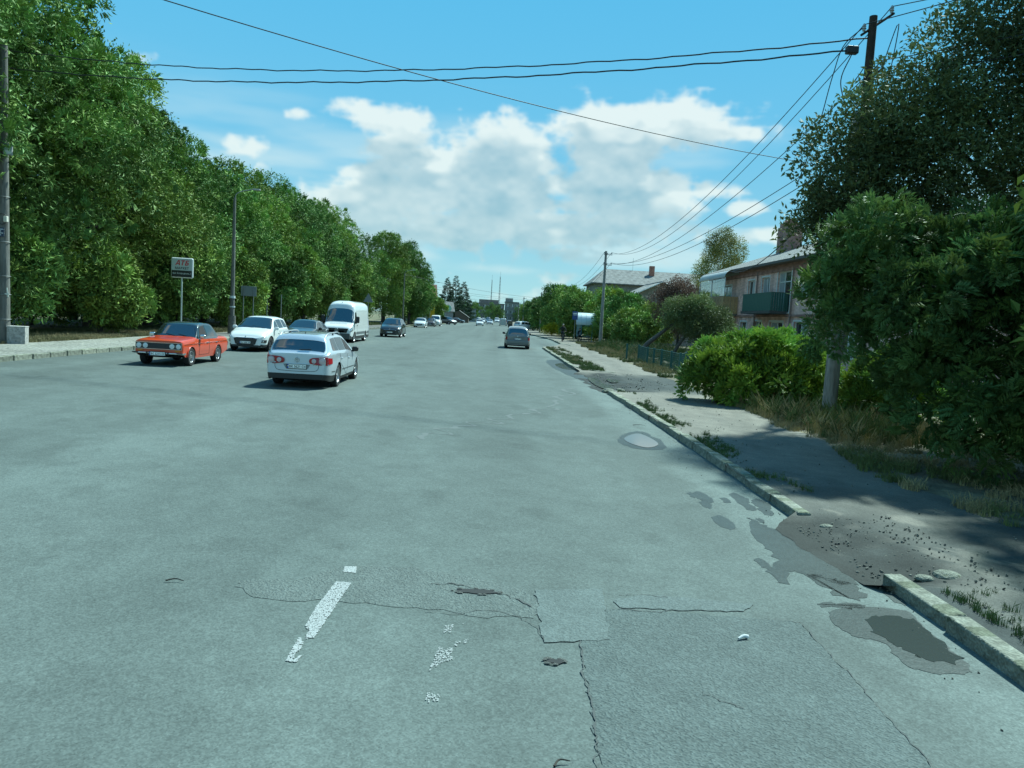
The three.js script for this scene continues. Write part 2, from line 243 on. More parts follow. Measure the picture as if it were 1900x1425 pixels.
struct('puddle', sheet(outline([[1158, 814], [1184, 805], [1206, 813], [1221, 826], [1200, 831], [1172, 824]], 0), RY + 0.008), mat([0.05, 0.07, 0.07], 0.02, { ior: 2.1 }));
struct('damp_patch', sheet(outline([[1018, 668], [1040, 668], [1064, 686], [1090, 700], [1112, 716], [1080, 706], [1045, 692], [1024, 680]], 0), RY + 0.004, 0.08), dampEdge);
struct('puddle', sheet(outline([[1030, 676], [1042, 674], [1058, 680], [1066, 687], [1048, 685]], 0), RY + 0.008), waterMat);

// pavement and verge beside the near kerb
const soil = (x, z) => { const f = fbm(x * 0.9, z * 0.6, 3, 4), d = fbm(x * 3, z * 3, 5, 3); return [0.17 + 0.16 * (f - 0.3) + 0.06 * (d - 0.5), 0.155 + 0.13 * (f - 0.3) + 0.05 * (d - 0.5), 0.10 + 0.07 * (f - 0.3) + 0.03 * (d - 0.5)]; };
const pathTone = (x, z) => {
  const old = [0.050, 0.061, 0.058], sand = [0.185, 0.176, 0.148], mud = [0.032, 0.037, 0.034], f = fbm(x * 0.7, z * 0.35, 8, 4), d = fbm(x * 2.4, z * 1.4, 2, 4), s = fbm(x * 7, z * 7, 2, 2);
  const where = sst(-7.5, -13, z) * (1 - sst(-23, -26, z) * sst(-33, -29, z)) + sst(-3, 1, z) * 0;
  const t = clamp(where * 1.2 + (f - 0.5) * 1.3 - 0.08 + (z > -9 ? (d > 0.60 ? 0.45 : 0) : 0)); const k = 1 + (d - 0.5) * 0.4 + (s - 0.5) * 0.25;
  const m = clamp(dip(x, z) * (fbm(x * 2.3, z * 2.3, 4, 4) * 2.6 - 0.35)); return [0, 1, 2].map(i => lerp(lerp(old[i], sand[i], t), mud[i] * (1 + (x > 5 ? 0.6 : 0)), m) * k * K * 0.95);
};
const gap = z => sst(-6.2, -6.6, z) * sst(-8.85, -8.5, z) + sst(-23.5, -24.3, z) * sst(-32.4, -31.4, z);
function dip(x, z) { return gap(z) * (z > -15 ? 1 - sst(3.9, 4.7, x) : 1 - sst(4.2, 6.4, x) * 0.45); }
const pathRight = z => pathEdge(z) + 0.25;
struct('pavement', strip(rowsZ(8, -400, 0.12, 0.012), 44, z => roadRight(z) - 0.03 - gap(z) * (0.12 + 0.5 * fbm(z * 2.2, 5, 1, 3)), pathRight, (x, z) => Math.max(0.003, lerp(0.105, lerp(0.004, 0.105, sst(3.6, z > -15 ? 4.5 : 5.4, x)), gap(z)) + (fbm(x * 0.8, z * 0.8, 5, 3) - 0.5) * 0.03 + gap(z) * (fbm(x * 4, z * 4, 6, 3) - 0.5) * 0.05 * sst(3.6, 3.9, x)), pathTone, 2.2), asphaltMat);
const soilMat = mat([1, 1, 1], 0.97, { vertexColors: true, map: softTex, bumpMap: softBump, bumpScale: 0.03 });
struct('verge', strip(rowsZ(8, -400, 0.2, 0.015), 60, z => pathEdge(z) - 0.35, z => pathEdge(z) + 60, (x, z) => 0.118 + (fbm(x * 0.7, z * 0.7, 6, 3) - 0.5) * 0.06 - (x - pathEdge(z) < 0 ? 0.05 : 0), soil, 3), soilMat);
// the driveway that breaks the kerb, its mud and its pools, and the washed-out stretch of kerb
struct('puddle', sheet(outline([[1094, 700], [1110, 702], [1120, 712], [1140, 716], [1148, 719], [1126, 722], [1108, 716]], 0.03), 0.032), waterMat);
struct('puddle', sheet(outline([[1128, 704], [1146, 706], [1150, 710], [1136, 711]], 0.05), 0.075), waterMat);

// kerb stones, one by one
const kerbMats = [[0.46, 0.48, 0.43], [0.40, 0.42, 0.38], [0.52, 0.53, 0.47], [0.36, 0.38, 0.34]].map(c => concrete(c, { map: stainTex, bumpScale: 0.012 }));
const stoneGeos = [0, 1, 2, 3].map(k => { const g = new RoundedBoxGeometry(0.17, 0.24, 0.985, 3, 0.022), p = g.attributes.position; for (let i = 0; i < p.count; i++) { const x = p.getX(i), y = p.getY(i), z = p.getZ(i), n = fbm(x * 9 + k * 7, y * 9, z * 5, 3) - 0.5; p.setXYZ(i, x + n * 0.03, y + (y > 0 ? (fbm(x * 8 + k, 3, z * 7, 3) - 0.55) * 0.045 : 0), z); } g.computeVertexNormals(); return boxUV(g, 1.3); });
function kerb(pts, h = 0, name = 'kerb') {
  const k = new THREE.Group(); k.name = numbered(name); k.userData.kind = 'structure'; scene.add(k);
  const c = new THREE.CatmullRomCurve3(pts, false, 'centripetal'), n = Math.max(1, Math.round(c.getLength()));
  for (let i = 0; i < n; i++) { const a = c.getPointAt(i / n), b = c.getPointAt((i + 1) / n), m = part('kerb_stone', stoneGeos[Math.floor(rnd() * 4)], kerbMats[Math.floor(rnd() * 4)], k); m.position.set((a.x + b.x) / 2 + rr(-0.022, 0.022), 0.012 + h + rr(-0.028, 0.014), (a.z + b.z) / 2); m.rotation.y = Math.atan2(b.x - a.x, b.z - a.z) + rr(-0.02, 0.02); m.rotation.x = rr(-0.014, 0.014); m.scale.set(1, 1, a.distanceTo(b) * rr(0.95, 0.985)); }
  return k;
}
seed(11);
const q = (px, py) => { const p = G(px, py); p.y = 0; return p; };
kerb([V3(3.62, 0, 1.5), V3(3.66, 0, -3), V3(3.72, 0, -6.6)], -0.012);
kerb([V3(3.8, 0, -8.7), V3(3.84, 0, -14), V3(3.8, 0, -19), V3(3.72, 0, -23.6)]);
kerb([V3(5.3, 0, -32.4), V3(4.4, 0, -33.1), V3(3.9, 0, -35), V3(3.8, 0, -42), V3(3.8, 0, -58)]);
kerb([V3(6.7, 0, -64.5), V3(6.25, 0, -70), V3(6.3, 0, -84), V3(5.3, 0, -100), V3(4.6, 0, -112), V3(4.6, 0, -150)]);
kerb([V3(-15.1, 0, -14), V3(-15.1, 0, -70), V3(-13.3, 0, -110)], 0.04);
// rubble at the broken ends
seed(12);
for (const [x, z, s] of [[3.75, -24.1, 0.2], [4.2, -24.5, 0.14], [3.95, -23.9, 0.1], [4.3, -6.7, 0.11], [4.02, -6.6, 0.07], [3.95, -8.45, 0.07]]) {
  const g = new THREE.IcosahedronGeometry(s, 1), p = g.attributes.position; for (let i = 0; i < p.count; i++) { const n = 0.75 + 0.5 * n3(p.getX(i) * 9 + x * 9, p.getY(i) * 9, p.getZ(i) * 9); p.setXYZ(i, p.getX(i) * n * 1.3, p.getY(i) * n * 0.5, p.getZ(i) * n); } g.computeVertexNormals();
  const m = part(numbered('concrete_lump'), boxUV(g, 0.5), kerbMats[3], scene); m.position.set(x, z > -15 ? (z < -8 ? 0.02 : 0.07) : 0.05, z); m.rotation.y = rr(0, 6); tag(m, z < -15 ? 'broken lump of concrete at the muddy driveway mouth' : 'broken lump of kerb concrete beside the washed-out gap', 'rubble', z < -15 ? 'kerb rubble at the driveway' : 'kerb rubble at the gap');
}
// loose grit in the gutter, the washed-out gap and on the path
{ seed(13); const gs = []; for (let i = 0; i < 1300; i++) { const k = rnd() * 1.0; let x, z, y, s; if (k < 0.35) { z = rr(-6.3, -8.8); x = 3.55 + Math.pow(rnd(), 1.2) * 1.3; y = lerp(0.004, 0.105, sst(3.6, 4.5, x)); s = rr(0.004, 0.016); } else if (k < 0.62) { z = -2 - 21 * rnd(); x = 3.62 - Math.pow(rnd(), 3) * 0.6; y = 0.002; s = rr(0.003, 0.008); } else if (k < 0.84) { z = rr(-24, -32); x = rr(3.5, 6.5); y = lerp(0.004, 0.105, sst(3.6, 5.4, x)); s = rr(0.01, 0.03); } else { z = -3 - 20 * rnd(); x = rr(3.95, 6); y = 0.107; s = rr(0.005, 0.016); } if (fbm(x * 2, z * 1.1, 6, 3) < 0.42) continue; gs.push([x, y, z, s]); }
  const im = new THREE.InstancedMesh(new THREE.IcosahedronGeometry(1, 0), concrete([0.34, 0.34, 0.30]), gs.length), m4 = new THREE.Matrix4(), c = new THREE.Color(); gs.forEach(([x, y, z, s], i) => { m4.compose(V3(x, y + s * 0.3, z), new THREE.Quaternion().setFromEuler(new THREE.Euler(rr(0, 6), rr(0, 6), rr(0, 6))), V3(s * rr(0.8, 1.5), s * rr(0.5, 0.9), s)); im.setMatrixAt(i, m4); const v = rr(0.5, 1.25); im.setColorAt(i, c.setRGB(v, v, v * 0.92)); }); im.name = 'grit'; im.castShadow = im.receiveShadow = true; im.userData.kind = 'stuff'; scene.add(im);
  for (let i = 0; i < 16; i++) { const z = rr(-6.2, -11.5), x = 3.62 - Math.pow(rnd(), 1.3) * 1.1, a = rr(0.05, 0.2), pts = []; for (let k = 0; k < 16; k++) { const f = k / 16 * 6.283, r = a * (0.6 + 0.8 * fbm(Math.cos(f) * 1.5 + i * 5, Math.sin(f) * 1.5, 3, 3)); pts.push(V3(x + Math.cos(f) * r * 0.7, 0, z + Math.sin(f) * r * 1.8)); } struct('damp_patch', sheet(pts, RY + 0.0012 + i * 0.00005, 0.03), dampEdge); } }
// litter
{ const a = G(1385, 1187), m = part(numbered('crumpled_wrapper'), tube([V3(-0.07, 0.012, 0.03), V3(-0.02, 0.022, 0.0), V3(0.01, 0.014, -0.005)], 0.008, 0.016, 6), mat([0.6, 0.62, 0.6], 0.6), scene); m.position.set(a.x, 0.006, a.z); tag(m, 'small crumpled pale wrapper lying on the asphalt', 'litter');
  const tw = (px, py, l, r) => { const b = G(px, py), t = part(numbered('twig'), tube([V3(-l, 0.012, 0.01), V3(0, 0.02, -0.012), V3(l, 0.012, 0.015)], 0.007, 0.003, 5), mat([0.05, 0.045, 0.035], 0.9), scene); t.position.set(b.x, 0.004, b.z); t.rotation.y = r; return t; };
  tag(tw(325, 1080, 0.07, 0.1), 'short dark twig on bare asphalt', 'twig'); tag(tw(1185, 790, 0.14, 0.2), 'thin dark stick lying beside the kerb', 'twig'); tag(tw(1040, 1420, 0.05, 0.6), 'dark scrap of twig at the patch crack', 'twig'); }

// pavement on the far side of the road: small concrete pavers
{
  const a = z => roadLeft(z) - 0.18, b = z => roadLeft(z) - 3.5;
  struct('paving_bed', strip(rowsZ(-8, -120, 0.8, 0.02), 6, b, a, () => 0.13, (x, z) => { const v = 0.10 + 0.05 * fbm(x, z, 1, 3); return [v * K, v * K, v * 0.95 * K]; }, 2), asphaltMat);
  const pos = []; for (let z = -9; z > -46; z -= 0.205) for (let x = -18.55, r = 0; x < -15.2; x += 0.105, r++) pos.push([x, z - (r & 1) * 0.1]);
  const im = new THREE.InstancedMesh(new RoundedBoxGeometry(0.098, 0.05, 0.196, 1, 0.008), concrete([0.40, 0.41, 0.37]), pos.length), m = new THREE.Matrix4(), c = new THREE.Color();
  seed(21); pos.forEach(([x, z], i) => { m.makeTranslation(x, 0.118 + rnd() * 0.006, z); im.setMatrixAt(i, m); const v = 0.78 + rnd() * 0.3 + (fbm(x, z * 0.5, 3, 3) - 0.5) * 0.5; im.setColorAt(i, c.setRGB(v, v, v * (0.93 + rnd() * 0.06))); });
  im.name = 'pavers'; im.castShadow = im.receiveShadow = true; im.userData.kind = 'stuff'; scene.add(im);
  struct('lawn', strip(rowsZ(0, -420, 0.8, 0.02), 30, z => roadLeft(z) - 60, z => roadLeft(z) - 3.45, (x, z) => 0.135 + (fbm(x * 0.4, z * 0.4, 2, 3) - 0.5) * 0.08, (x, z) => { const f = fbm(x * 0.5, z * 0.5, 7, 4), t = sst(0.4, 0.6, f); return [lerp(0.20, 0.10, t), lerp(0.175, 0.12, t), lerp(0.10, 0.05, t)].map(v => v * 1.2); }, 3), soilMat);
}
// ------------------------------------------------------------------ vehicles: lofted bodies, x forward, y up, z to the car's right
const glassMat = mat([0.012, 0.018, 0.02], 0.03, { ior: 2.3 });
const clearGlass = glassMat;
const tyreMat = mat([0.012, 0.012, 0.013], 0.85), rimMat = mat([0.42, 0.43, 0.44], 0.3, { metalness: 0.85 }), darkRim = mat([0.06, 0.06, 0.065], 0.4, { metalness: 0.6 });
const blackPlastic = mat([0.016, 0.018, 0.018], 0.55), underMat = mat([0.006, 0.006, 0.006], 0.95), chromeMat = mat([0.6, 0.62, 0.62], 0.16, { metalness: 1 }), lampGlass = mat([0.62, 0.66, 0.66], 0.12, { ior: 1.6 }), reflMat = mat([0.7, 0.72, 0.72], 0.2, { metalness: 0.9 });
const redLamp = mat([0.36, 0.012, 0.016], 0.12, { ior: 1.6 }), amberLamp = mat([0.55, 0.18, 0.02], 0.2), interiorMat = mat([0.02, 0.02, 0.022], 0.9);
const paint = (c, o = {}) => mat(c, 0.32, { clearcoat: 0.9, clearcoatRoughness: 0.06, ...o });
function plateTex(text) {
  return canvasTex(512, 112, (g, w, h) => { g.fillStyle = '#eef0ea'; g.fillRect(0, 0, w, h); g.fillStyle = '#1b4fa8'; g.fillRect(6, 6, 40, h - 12); g.fillStyle = '#f2d23a'; g.fillRect(10, 40, 32, 16); g.fillStyle = '#111'; g.font = 'bold 92px sans-serif'; g.textBaseline = 'middle'; g.textAlign = 'center'; g.fillText(text, w / 2 + 20, h / 2 + 4, w - 70); g.strokeStyle = '#222'; g.lineWidth = 5; g.strokeRect(3, 3, w - 6, h - 6); });
}
function sideOf(m) { return m; }
function makeCar(s, root) {
  const { L, W, H, wb, fo, r, clear } = s, hw = W / 2, xf = L / 2 - fo, xr = xf - wb, N = s.n || 84, tumble = s.tumble ?? 0.42;
  const top = x => { let t = 0; for (let k = -2; k <= 2; k++) t += pl(s.top, clamp(x + k * 0.028, -L / 2, L / 2)); return t / 5; };
  const belt0 = x => pl(s.belt, x), plan = x => { const e = L / 2 - Math.abs(x), R = s.round ?? 0.22, ins = e < R ? (s.nip ?? 0.13) * (1 - Math.sqrt(Math.max(0, 1 - (1 - e / R) ** 2))) : 0; return hw * (1 - (pl(s.plan || [[-L / 2, 0.06], [-L / 2 + 0.9, 0], [L / 2 - 1.1, 0], [L / 2, 0.09]], x))) - ins; };
  const ra = r * 1.16, bottom = x => { let b = pl(s.bottom || [[-L / 2, clear + 0.06], [-L / 2 + 0.5, clear], [L / 2 - 0.45, clear], [L / 2, clear + 0.06]], x); for (const c of [xf, xr]) { const d = Math.abs(x - c); if (d < ra) b = Math.max(b, r + Math.sqrt(ra * ra - d * d) - 0.0); } return b; };
  const beltY = x => Math.min(belt0(x), top(x) - 0.035);
  const ymid = (clear + pl(s.belt, 0)) * 0.56;
  const half = (x, y) => { const w = plan(x), yb = beltY(x); if (y <= yb) { const t = y < ymid ? (ymid - y) / (ymid - clear) : (y - ymid) / Math.max(0.1, yb - ymid); return w * (1 - (y < ymid ? (s.tuck ?? 0.06) : 0.035) * t * t); } return w * 0.965 - (s.shoulder ?? 0.012) - tumble * (y - yb) - (s.bow ?? 0) * (y - yb) ** 2; };
  const edge = x => { const t = top(x), b = beltY(x); return t - Math.min(s.crown ?? 0.10, 0.55 * (t - b)); };
  const roofY = (x, z) => { const e = edge(x), w = half(x, e), t = top(x), p = s.roofP ?? 2.6; return e + (t - e) * Math.pow(Math.max(0, 1 - Math.pow(Math.min(1, Math.abs(z) / w), p)), 1 / 2); };
  const section = x => { const o = [], b = bottom(x), bl = Math.max(beltY(x), b + 0.02), e = Math.max(edge(x), bl + 0.005), m = 9, k = 5, c = 9; for (let i = 0; i < m; i++) { const y = lerp(b, bl, i / m); o.push([y, half(x, y)]); } for (let i = 0; i < k; i++) { const y = lerp(bl, e, i / k); o.push([y, half(x, y)]); } const w = half(x, e); for (let i = 0; i <= c; i++) { const z = w * Math.cos(i / c * Math.PI / 2); o.push([roofY(x, z), z]); } return o; };
  const xs = []; for (let i = 0; i <= N; i++) xs.push(-L / 2 + L * i / N);
  for (const c of [xf, xr]) for (let k = 0; k <= 12; k++) xs.push(c - ra * Math.cos(k / 12 * Math.PI)); for (const e of [-1, 1]) for (const d of [0.02, 0.045, 0.08, 0.13]) xs.push(e * (L / 2 - d));
  xs.sort((a, b) => a - b);
  const st = xs.filter((x, i) => !i || x - xs[i - 1] > 0.006), secs = st.map(section), M = secs[0].length;
  const bins = {}; const put = (key, ...p) => { (bins[key] ||= []).push(...p.flat()); };
  const zone = (key, x, sg) => key === 'trim' ? (x > xf ? 'trim_f' : x < xr ? 'trim_r' : sg > 0 ? 'trim_a' : 'trim_b') : key;
  const pt = (i, j, sg) => [st[i], secs[i][j][0], sg * secs[i][j][1]];
  const which = s.which || (() => 'body');
  for (let i = 0; i + 1 < st.length; i++) for (let j = 0; j + 1 < M; j++) for (const sg of [-1, 1]) {
    const a = pt(i, j, sg), b = pt(i + 1, j, sg), c = pt(i + 1, j + 1, sg), d = pt(i, j + 1, sg), key = zone(which((a[0] + b[0]) / 2, (a[1] + d[1] + b[1] + c[1]) / 4, j), a[0], sg);
    if (sg > 0) put(key, a, b, c, a, c, d); else put(key, a, c, b, a, d, c);
  }
  for (const e of [0, st.length - 1]) { const n = secs[e], cy = (n[0][0] + n[M - 1][0]) / 2; for (let j = 0; j + 1 < M; j++) for (const sg of [-1, 1]) { const a = pt(e, j, sg), b = pt(e, j + 1, sg), c0 = [st[e], n[j][0], 0], c1 = [st[e], n[j + 1][0], 0], key = zone(which(st[e], (a[1] + b[1]) / 2, j), st[e], sg); if ((sg > 0) === (e === 0)) put(key, a, b, c1, a, c1, c0); else put(key, a, c1, b, a, c0, c1); } }
  const mats = { body: s.paint, roof: s.roofPaint || s.paint, trim_f: blackPlastic, trim_r: blackPlastic, trim_a: blackPlastic, trim_b: blackPlastic };
  const names = { body: 'body', roof: 'roof', trim_f: 'lower_bumper', trim_r: 'lower_bumper', trim_a: 'sill', trim_b: 'sill' };
  let body;
  for (const key of Object.keys(mats)) if (bins[key]) { let g = new THREE.BufferGeometry(); g.setAttribute('position', new THREE.Float32BufferAttribute(bins[key], 3)); g = toCreasedNormals(mergeVertices(g, 1e-4), 0.62); const m = part(names[key], g, mats[key], root); if (key === 'body') body = m; }
  // panels that follow the body
  const sidePatch = (q, off, sg, nu = 10, nv = 5) => { const [A, B, C, D] = q, pos = [], idx = []; for (let v = 0; v <= nv; v++) for (let u = 0; u <= nu; u++) { const t = u / nu, k = v / nv, x = lerp(lerp(A[0], B[0], t), lerp(D[0], C[0], t), k), y = lerp(lerp(A[1], B[1], t), lerp(D[1], C[1], t), k); pos.push(x, y, sg * (half(x, y) + off)); } for (let v = 0; v < nv; v++) for (let u = 0; u < nu; u++) { const a = v * (nu + 1) + u, b = a + nu + 1; sg > 0 ? idx.push(a, a + 1, b, b, a + 1, b + 1) : idx.push(a, b, a + 1, b, b + 1, a + 1); } const g = new THREE.BufferGeometry(); g.setAttribute('position', new THREE.Float32BufferAttribute(pos, 3)); g.setIndex(idx); g.computeVertexNormals(); return g; };
  const topPatch = (x0, x1, inset, off, nu = 12, nv = 14) => { const pos = [], idx = []; for (let u = 0; u <= nu; u++) { const x = lerp(x0, x1, u / nu), w = half(x, edge(x)) - (typeof inset === 'function' ? inset(u / nu) : inset); for (let v = 0; v <= nv; v++) { const z = w * (2 * v / nv - 1); pos.push(x, roofY(x, z) + off, z); } } for (let u = 0; u < nu; u++) for (let v = 0; v < nv; v++) { const a = u * (nv + 1) + v, b = a + nv + 1; x1 > x0 ? idx.push(a, a + 1, b, b, a + 1, b + 1) : idx.push(a, b, a + 1, b, b + 1, a + 1); } const g = new THREE.BufferGeometry(); g.setAttribute('position', new THREE.Float32BufferAttribute(pos, 3)); g.setIndex(idx); g.computeVertexNormals(); return g; };
  const F = { top, half, edge, roofY, beltY, sidePatch, topPatch, xf, xr, hw, L, body };
  const wa = part('windscreen', topPatch(s.ws[0], s.ws[1], s.wsIn ?? 0.05, 0.008), s.wsMat || glassMat, root);
  if (s.rw) part('rear_window', topPatch(s.rw[0], s.rw[1], s.rwIn ?? 0.07, 0.009), s.rwMat || glassMat, root);
  for (const sg of [-1, 1]) {
    for (const [b0, b1, t0, t1, gm, lift] of s.side || []) { const yb = x => beltY(x) + (lift ?? 0.03), yt = x => edge(x) - 0.025; part('side_window', sidePatch([[b0, yb(b0)], [b1, yb(b1)], [t1, Math.max(yt(t1), yb(b1) + 0.03)], [t0, Math.max(yt(t0), yb(b0) + 0.03)]], 0.006, sg), gm && sg === (s.openSide ?? 1) ? interiorMat : (s.sideMat || glassMat), root); }
    for (const [x0, x1] of s.doors || []) {
      const y0 = clear + 0.10, y1 = Math.min(beltY(x0), beltY(x1)) - 0.005, cut = (x, y) => [x, Math.max(y, bottom(x) + 0.02)];
      part('door_seam', sidePatch([cut(x0 - 0.014, y0), cut(x1 + 0.014, y0), [x1 + 0.014, y1], [x0 - 0.014, y1]], 0.002, sg, 16, 6), underMat, root);
      const d = part('door', sidePatch([cut(x0, y0 + 0.012), cut(x1, y0 + 0.012), [x1, y1], [x0, y1]], 0.005, sg, 16, 6), s.doorPaint || s.paint, root);
      const hx = x0 + 0.16, hy = y1 - 0.12; part('door_handle', rbx(0.18, 0.03, 0.03, 0.012, hx, hy, sg * (half(hx, hy) + 0.018)), s.handle || s.paint, d);
    }
    if (s.mirror) { const [mx, my] = s.mirror, z = half(mx, my); const m = part('mirror', [rbx(0.13, 0.15, 0.2, 0.05, mx, my + 0.04, sg * (z + 0.13)), bx(0.05, 0.04, 0.12, mx + 0.01, my - 0.03, sg * (z + 0.04))], s.mirrorMat || blackPlastic, root); }
    if (s.strip) part('side_strip', sidePatch([[xr + ra + 0.05, s.strip[0]], [xf - ra - 0.05, s.strip[0]], [xf - ra - 0.05, s.strip[1]], [xr + ra + 0.05, s.strip[1]]], 0.012, sg, 14, 2), s.stripMat || blackPlastic, root);
  }
  // underside and wheels
  part('underbody', [bx(L - 0.5, 0.42, W - 0.56, 0, clear + 0.24, 0), bx(wb - 2 * ra - 0.1, 0.3, W - 0.2, (xf + xr) / 2, clear + 0.2, 0)], underMat, root);
  const prof = [[r * 0.62, -0.085], [r * 0.93, -0.105], [r * 0.985, -0.085], [r, -0.05], [r, 0.05], [r * 0.985, 0.085], [r * 0.93, 0.105], [r * 0.62, 0.085]].map(p => new THREE.Vector2(...p));
  const tg = new THREE.LatheGeometry(prof, 26).rotateX(Math.PI / 2), rg = rimGeo(r * 0.66, s.spokes || 5);
  for (const x of [xf, xr]) for (const sg of [-1, 1]) {
    const w = new THREE.Group(); w.name = 'wheel'; w.position.set(x, r - 0.002, sg * (hw - (s.track ?? 0.12))); if (sg < 0) w.rotation.y = Math.PI; w.rotation.z = (x > 0 ? 0.3 : 1.1) * sg; root.add(w);
    part('tyre', tg, tyreMat, w); part('rim', rg, s.rim || rimMat, w);
  }
  return F;
}
const rimCache = {};
function rimGeo(R, n) {
  const key = R.toFixed(3) + n; if (rimCache[key]) return rimCache[key];
  const g = [new THREE.LatheGeometry([[R * 0.86, 0.03], [R * 0.9, 0.085], [R * 1.0, 0.088], [R * 1.02, 0.06]].map(p => new THREE.Vector2(...p)), 26).rotateX(Math.PI / 2), new THREE.CircleGeometry(R, 22).translate(0, 0, 0.012), cyl(R * 0.2, R * 0.17, 0.03, 12).rotateX(Math.PI / 2).translate(0, 0, 0.05)];
  for (let k = 0; k < n; k++) g.push(bx(R * 0.78, R * (n > 7 ? 0.12 : 0.26), 0.03, R * 0.5, 0, 0.055).rotateZ(k / n * 6.283));
  return rimCache[key] = join(g);
}
const plate = (text, x, y, sg, root, w = 0.52, z = 0) => { const t = plateTex(text), m = mat([1, 1, 1], 0.4, { map: t }), p = part('number_plate', new THREE.PlaneGeometry(w, w * 0.215).rotateY(sg * Math.PI / 2).translate(x, y, z), m, root); part('plate_frame', bx(0.012, w * 0.215 + 0.03, w + 0.03, x - sg * 0.009, y, z), blackPlastic, p); return p; };
const lampDisc = (R, x, y, z, sg) => new THREE.SphereGeometry(R, 16, 8, 0, 6.3, 0, 1.2).scale(1, 0.35, 1).rotateZ(-sg * Math.PI / 2).translate(x, y, z);
const headPatch = (F, q, m, root, name = 'headlight') => { for (const sg of [-1, 1]) part(name, F.sidePatch(q, 0.01, sg, 8, 4), m, root); };
const emblem = (R, x, y, z, sg, root) => part('emblem', [new THREE.TorusGeometry(R, R * 0.14, 6, 24).rotateY(Math.PI / 2).translate(x, y, z), ...[[-0.55, 0.75, -0.18, -0.78], [-0.18, -0.78, 0, -0.1], [0, -0.1, 0.18, -0.78], [0.18, -0.78, 0.55, 0.75], [-0.28, 0.9, 0, 0.15], [0, 0.15, 0.28, 0.9]].map(([a, b, c, d]) => rod(V3(x, y + b * R, z + a * R), V3(x, y + d * R, z + c * R), R * 0.1, R * 0.1, 5))], chromeMat, root);

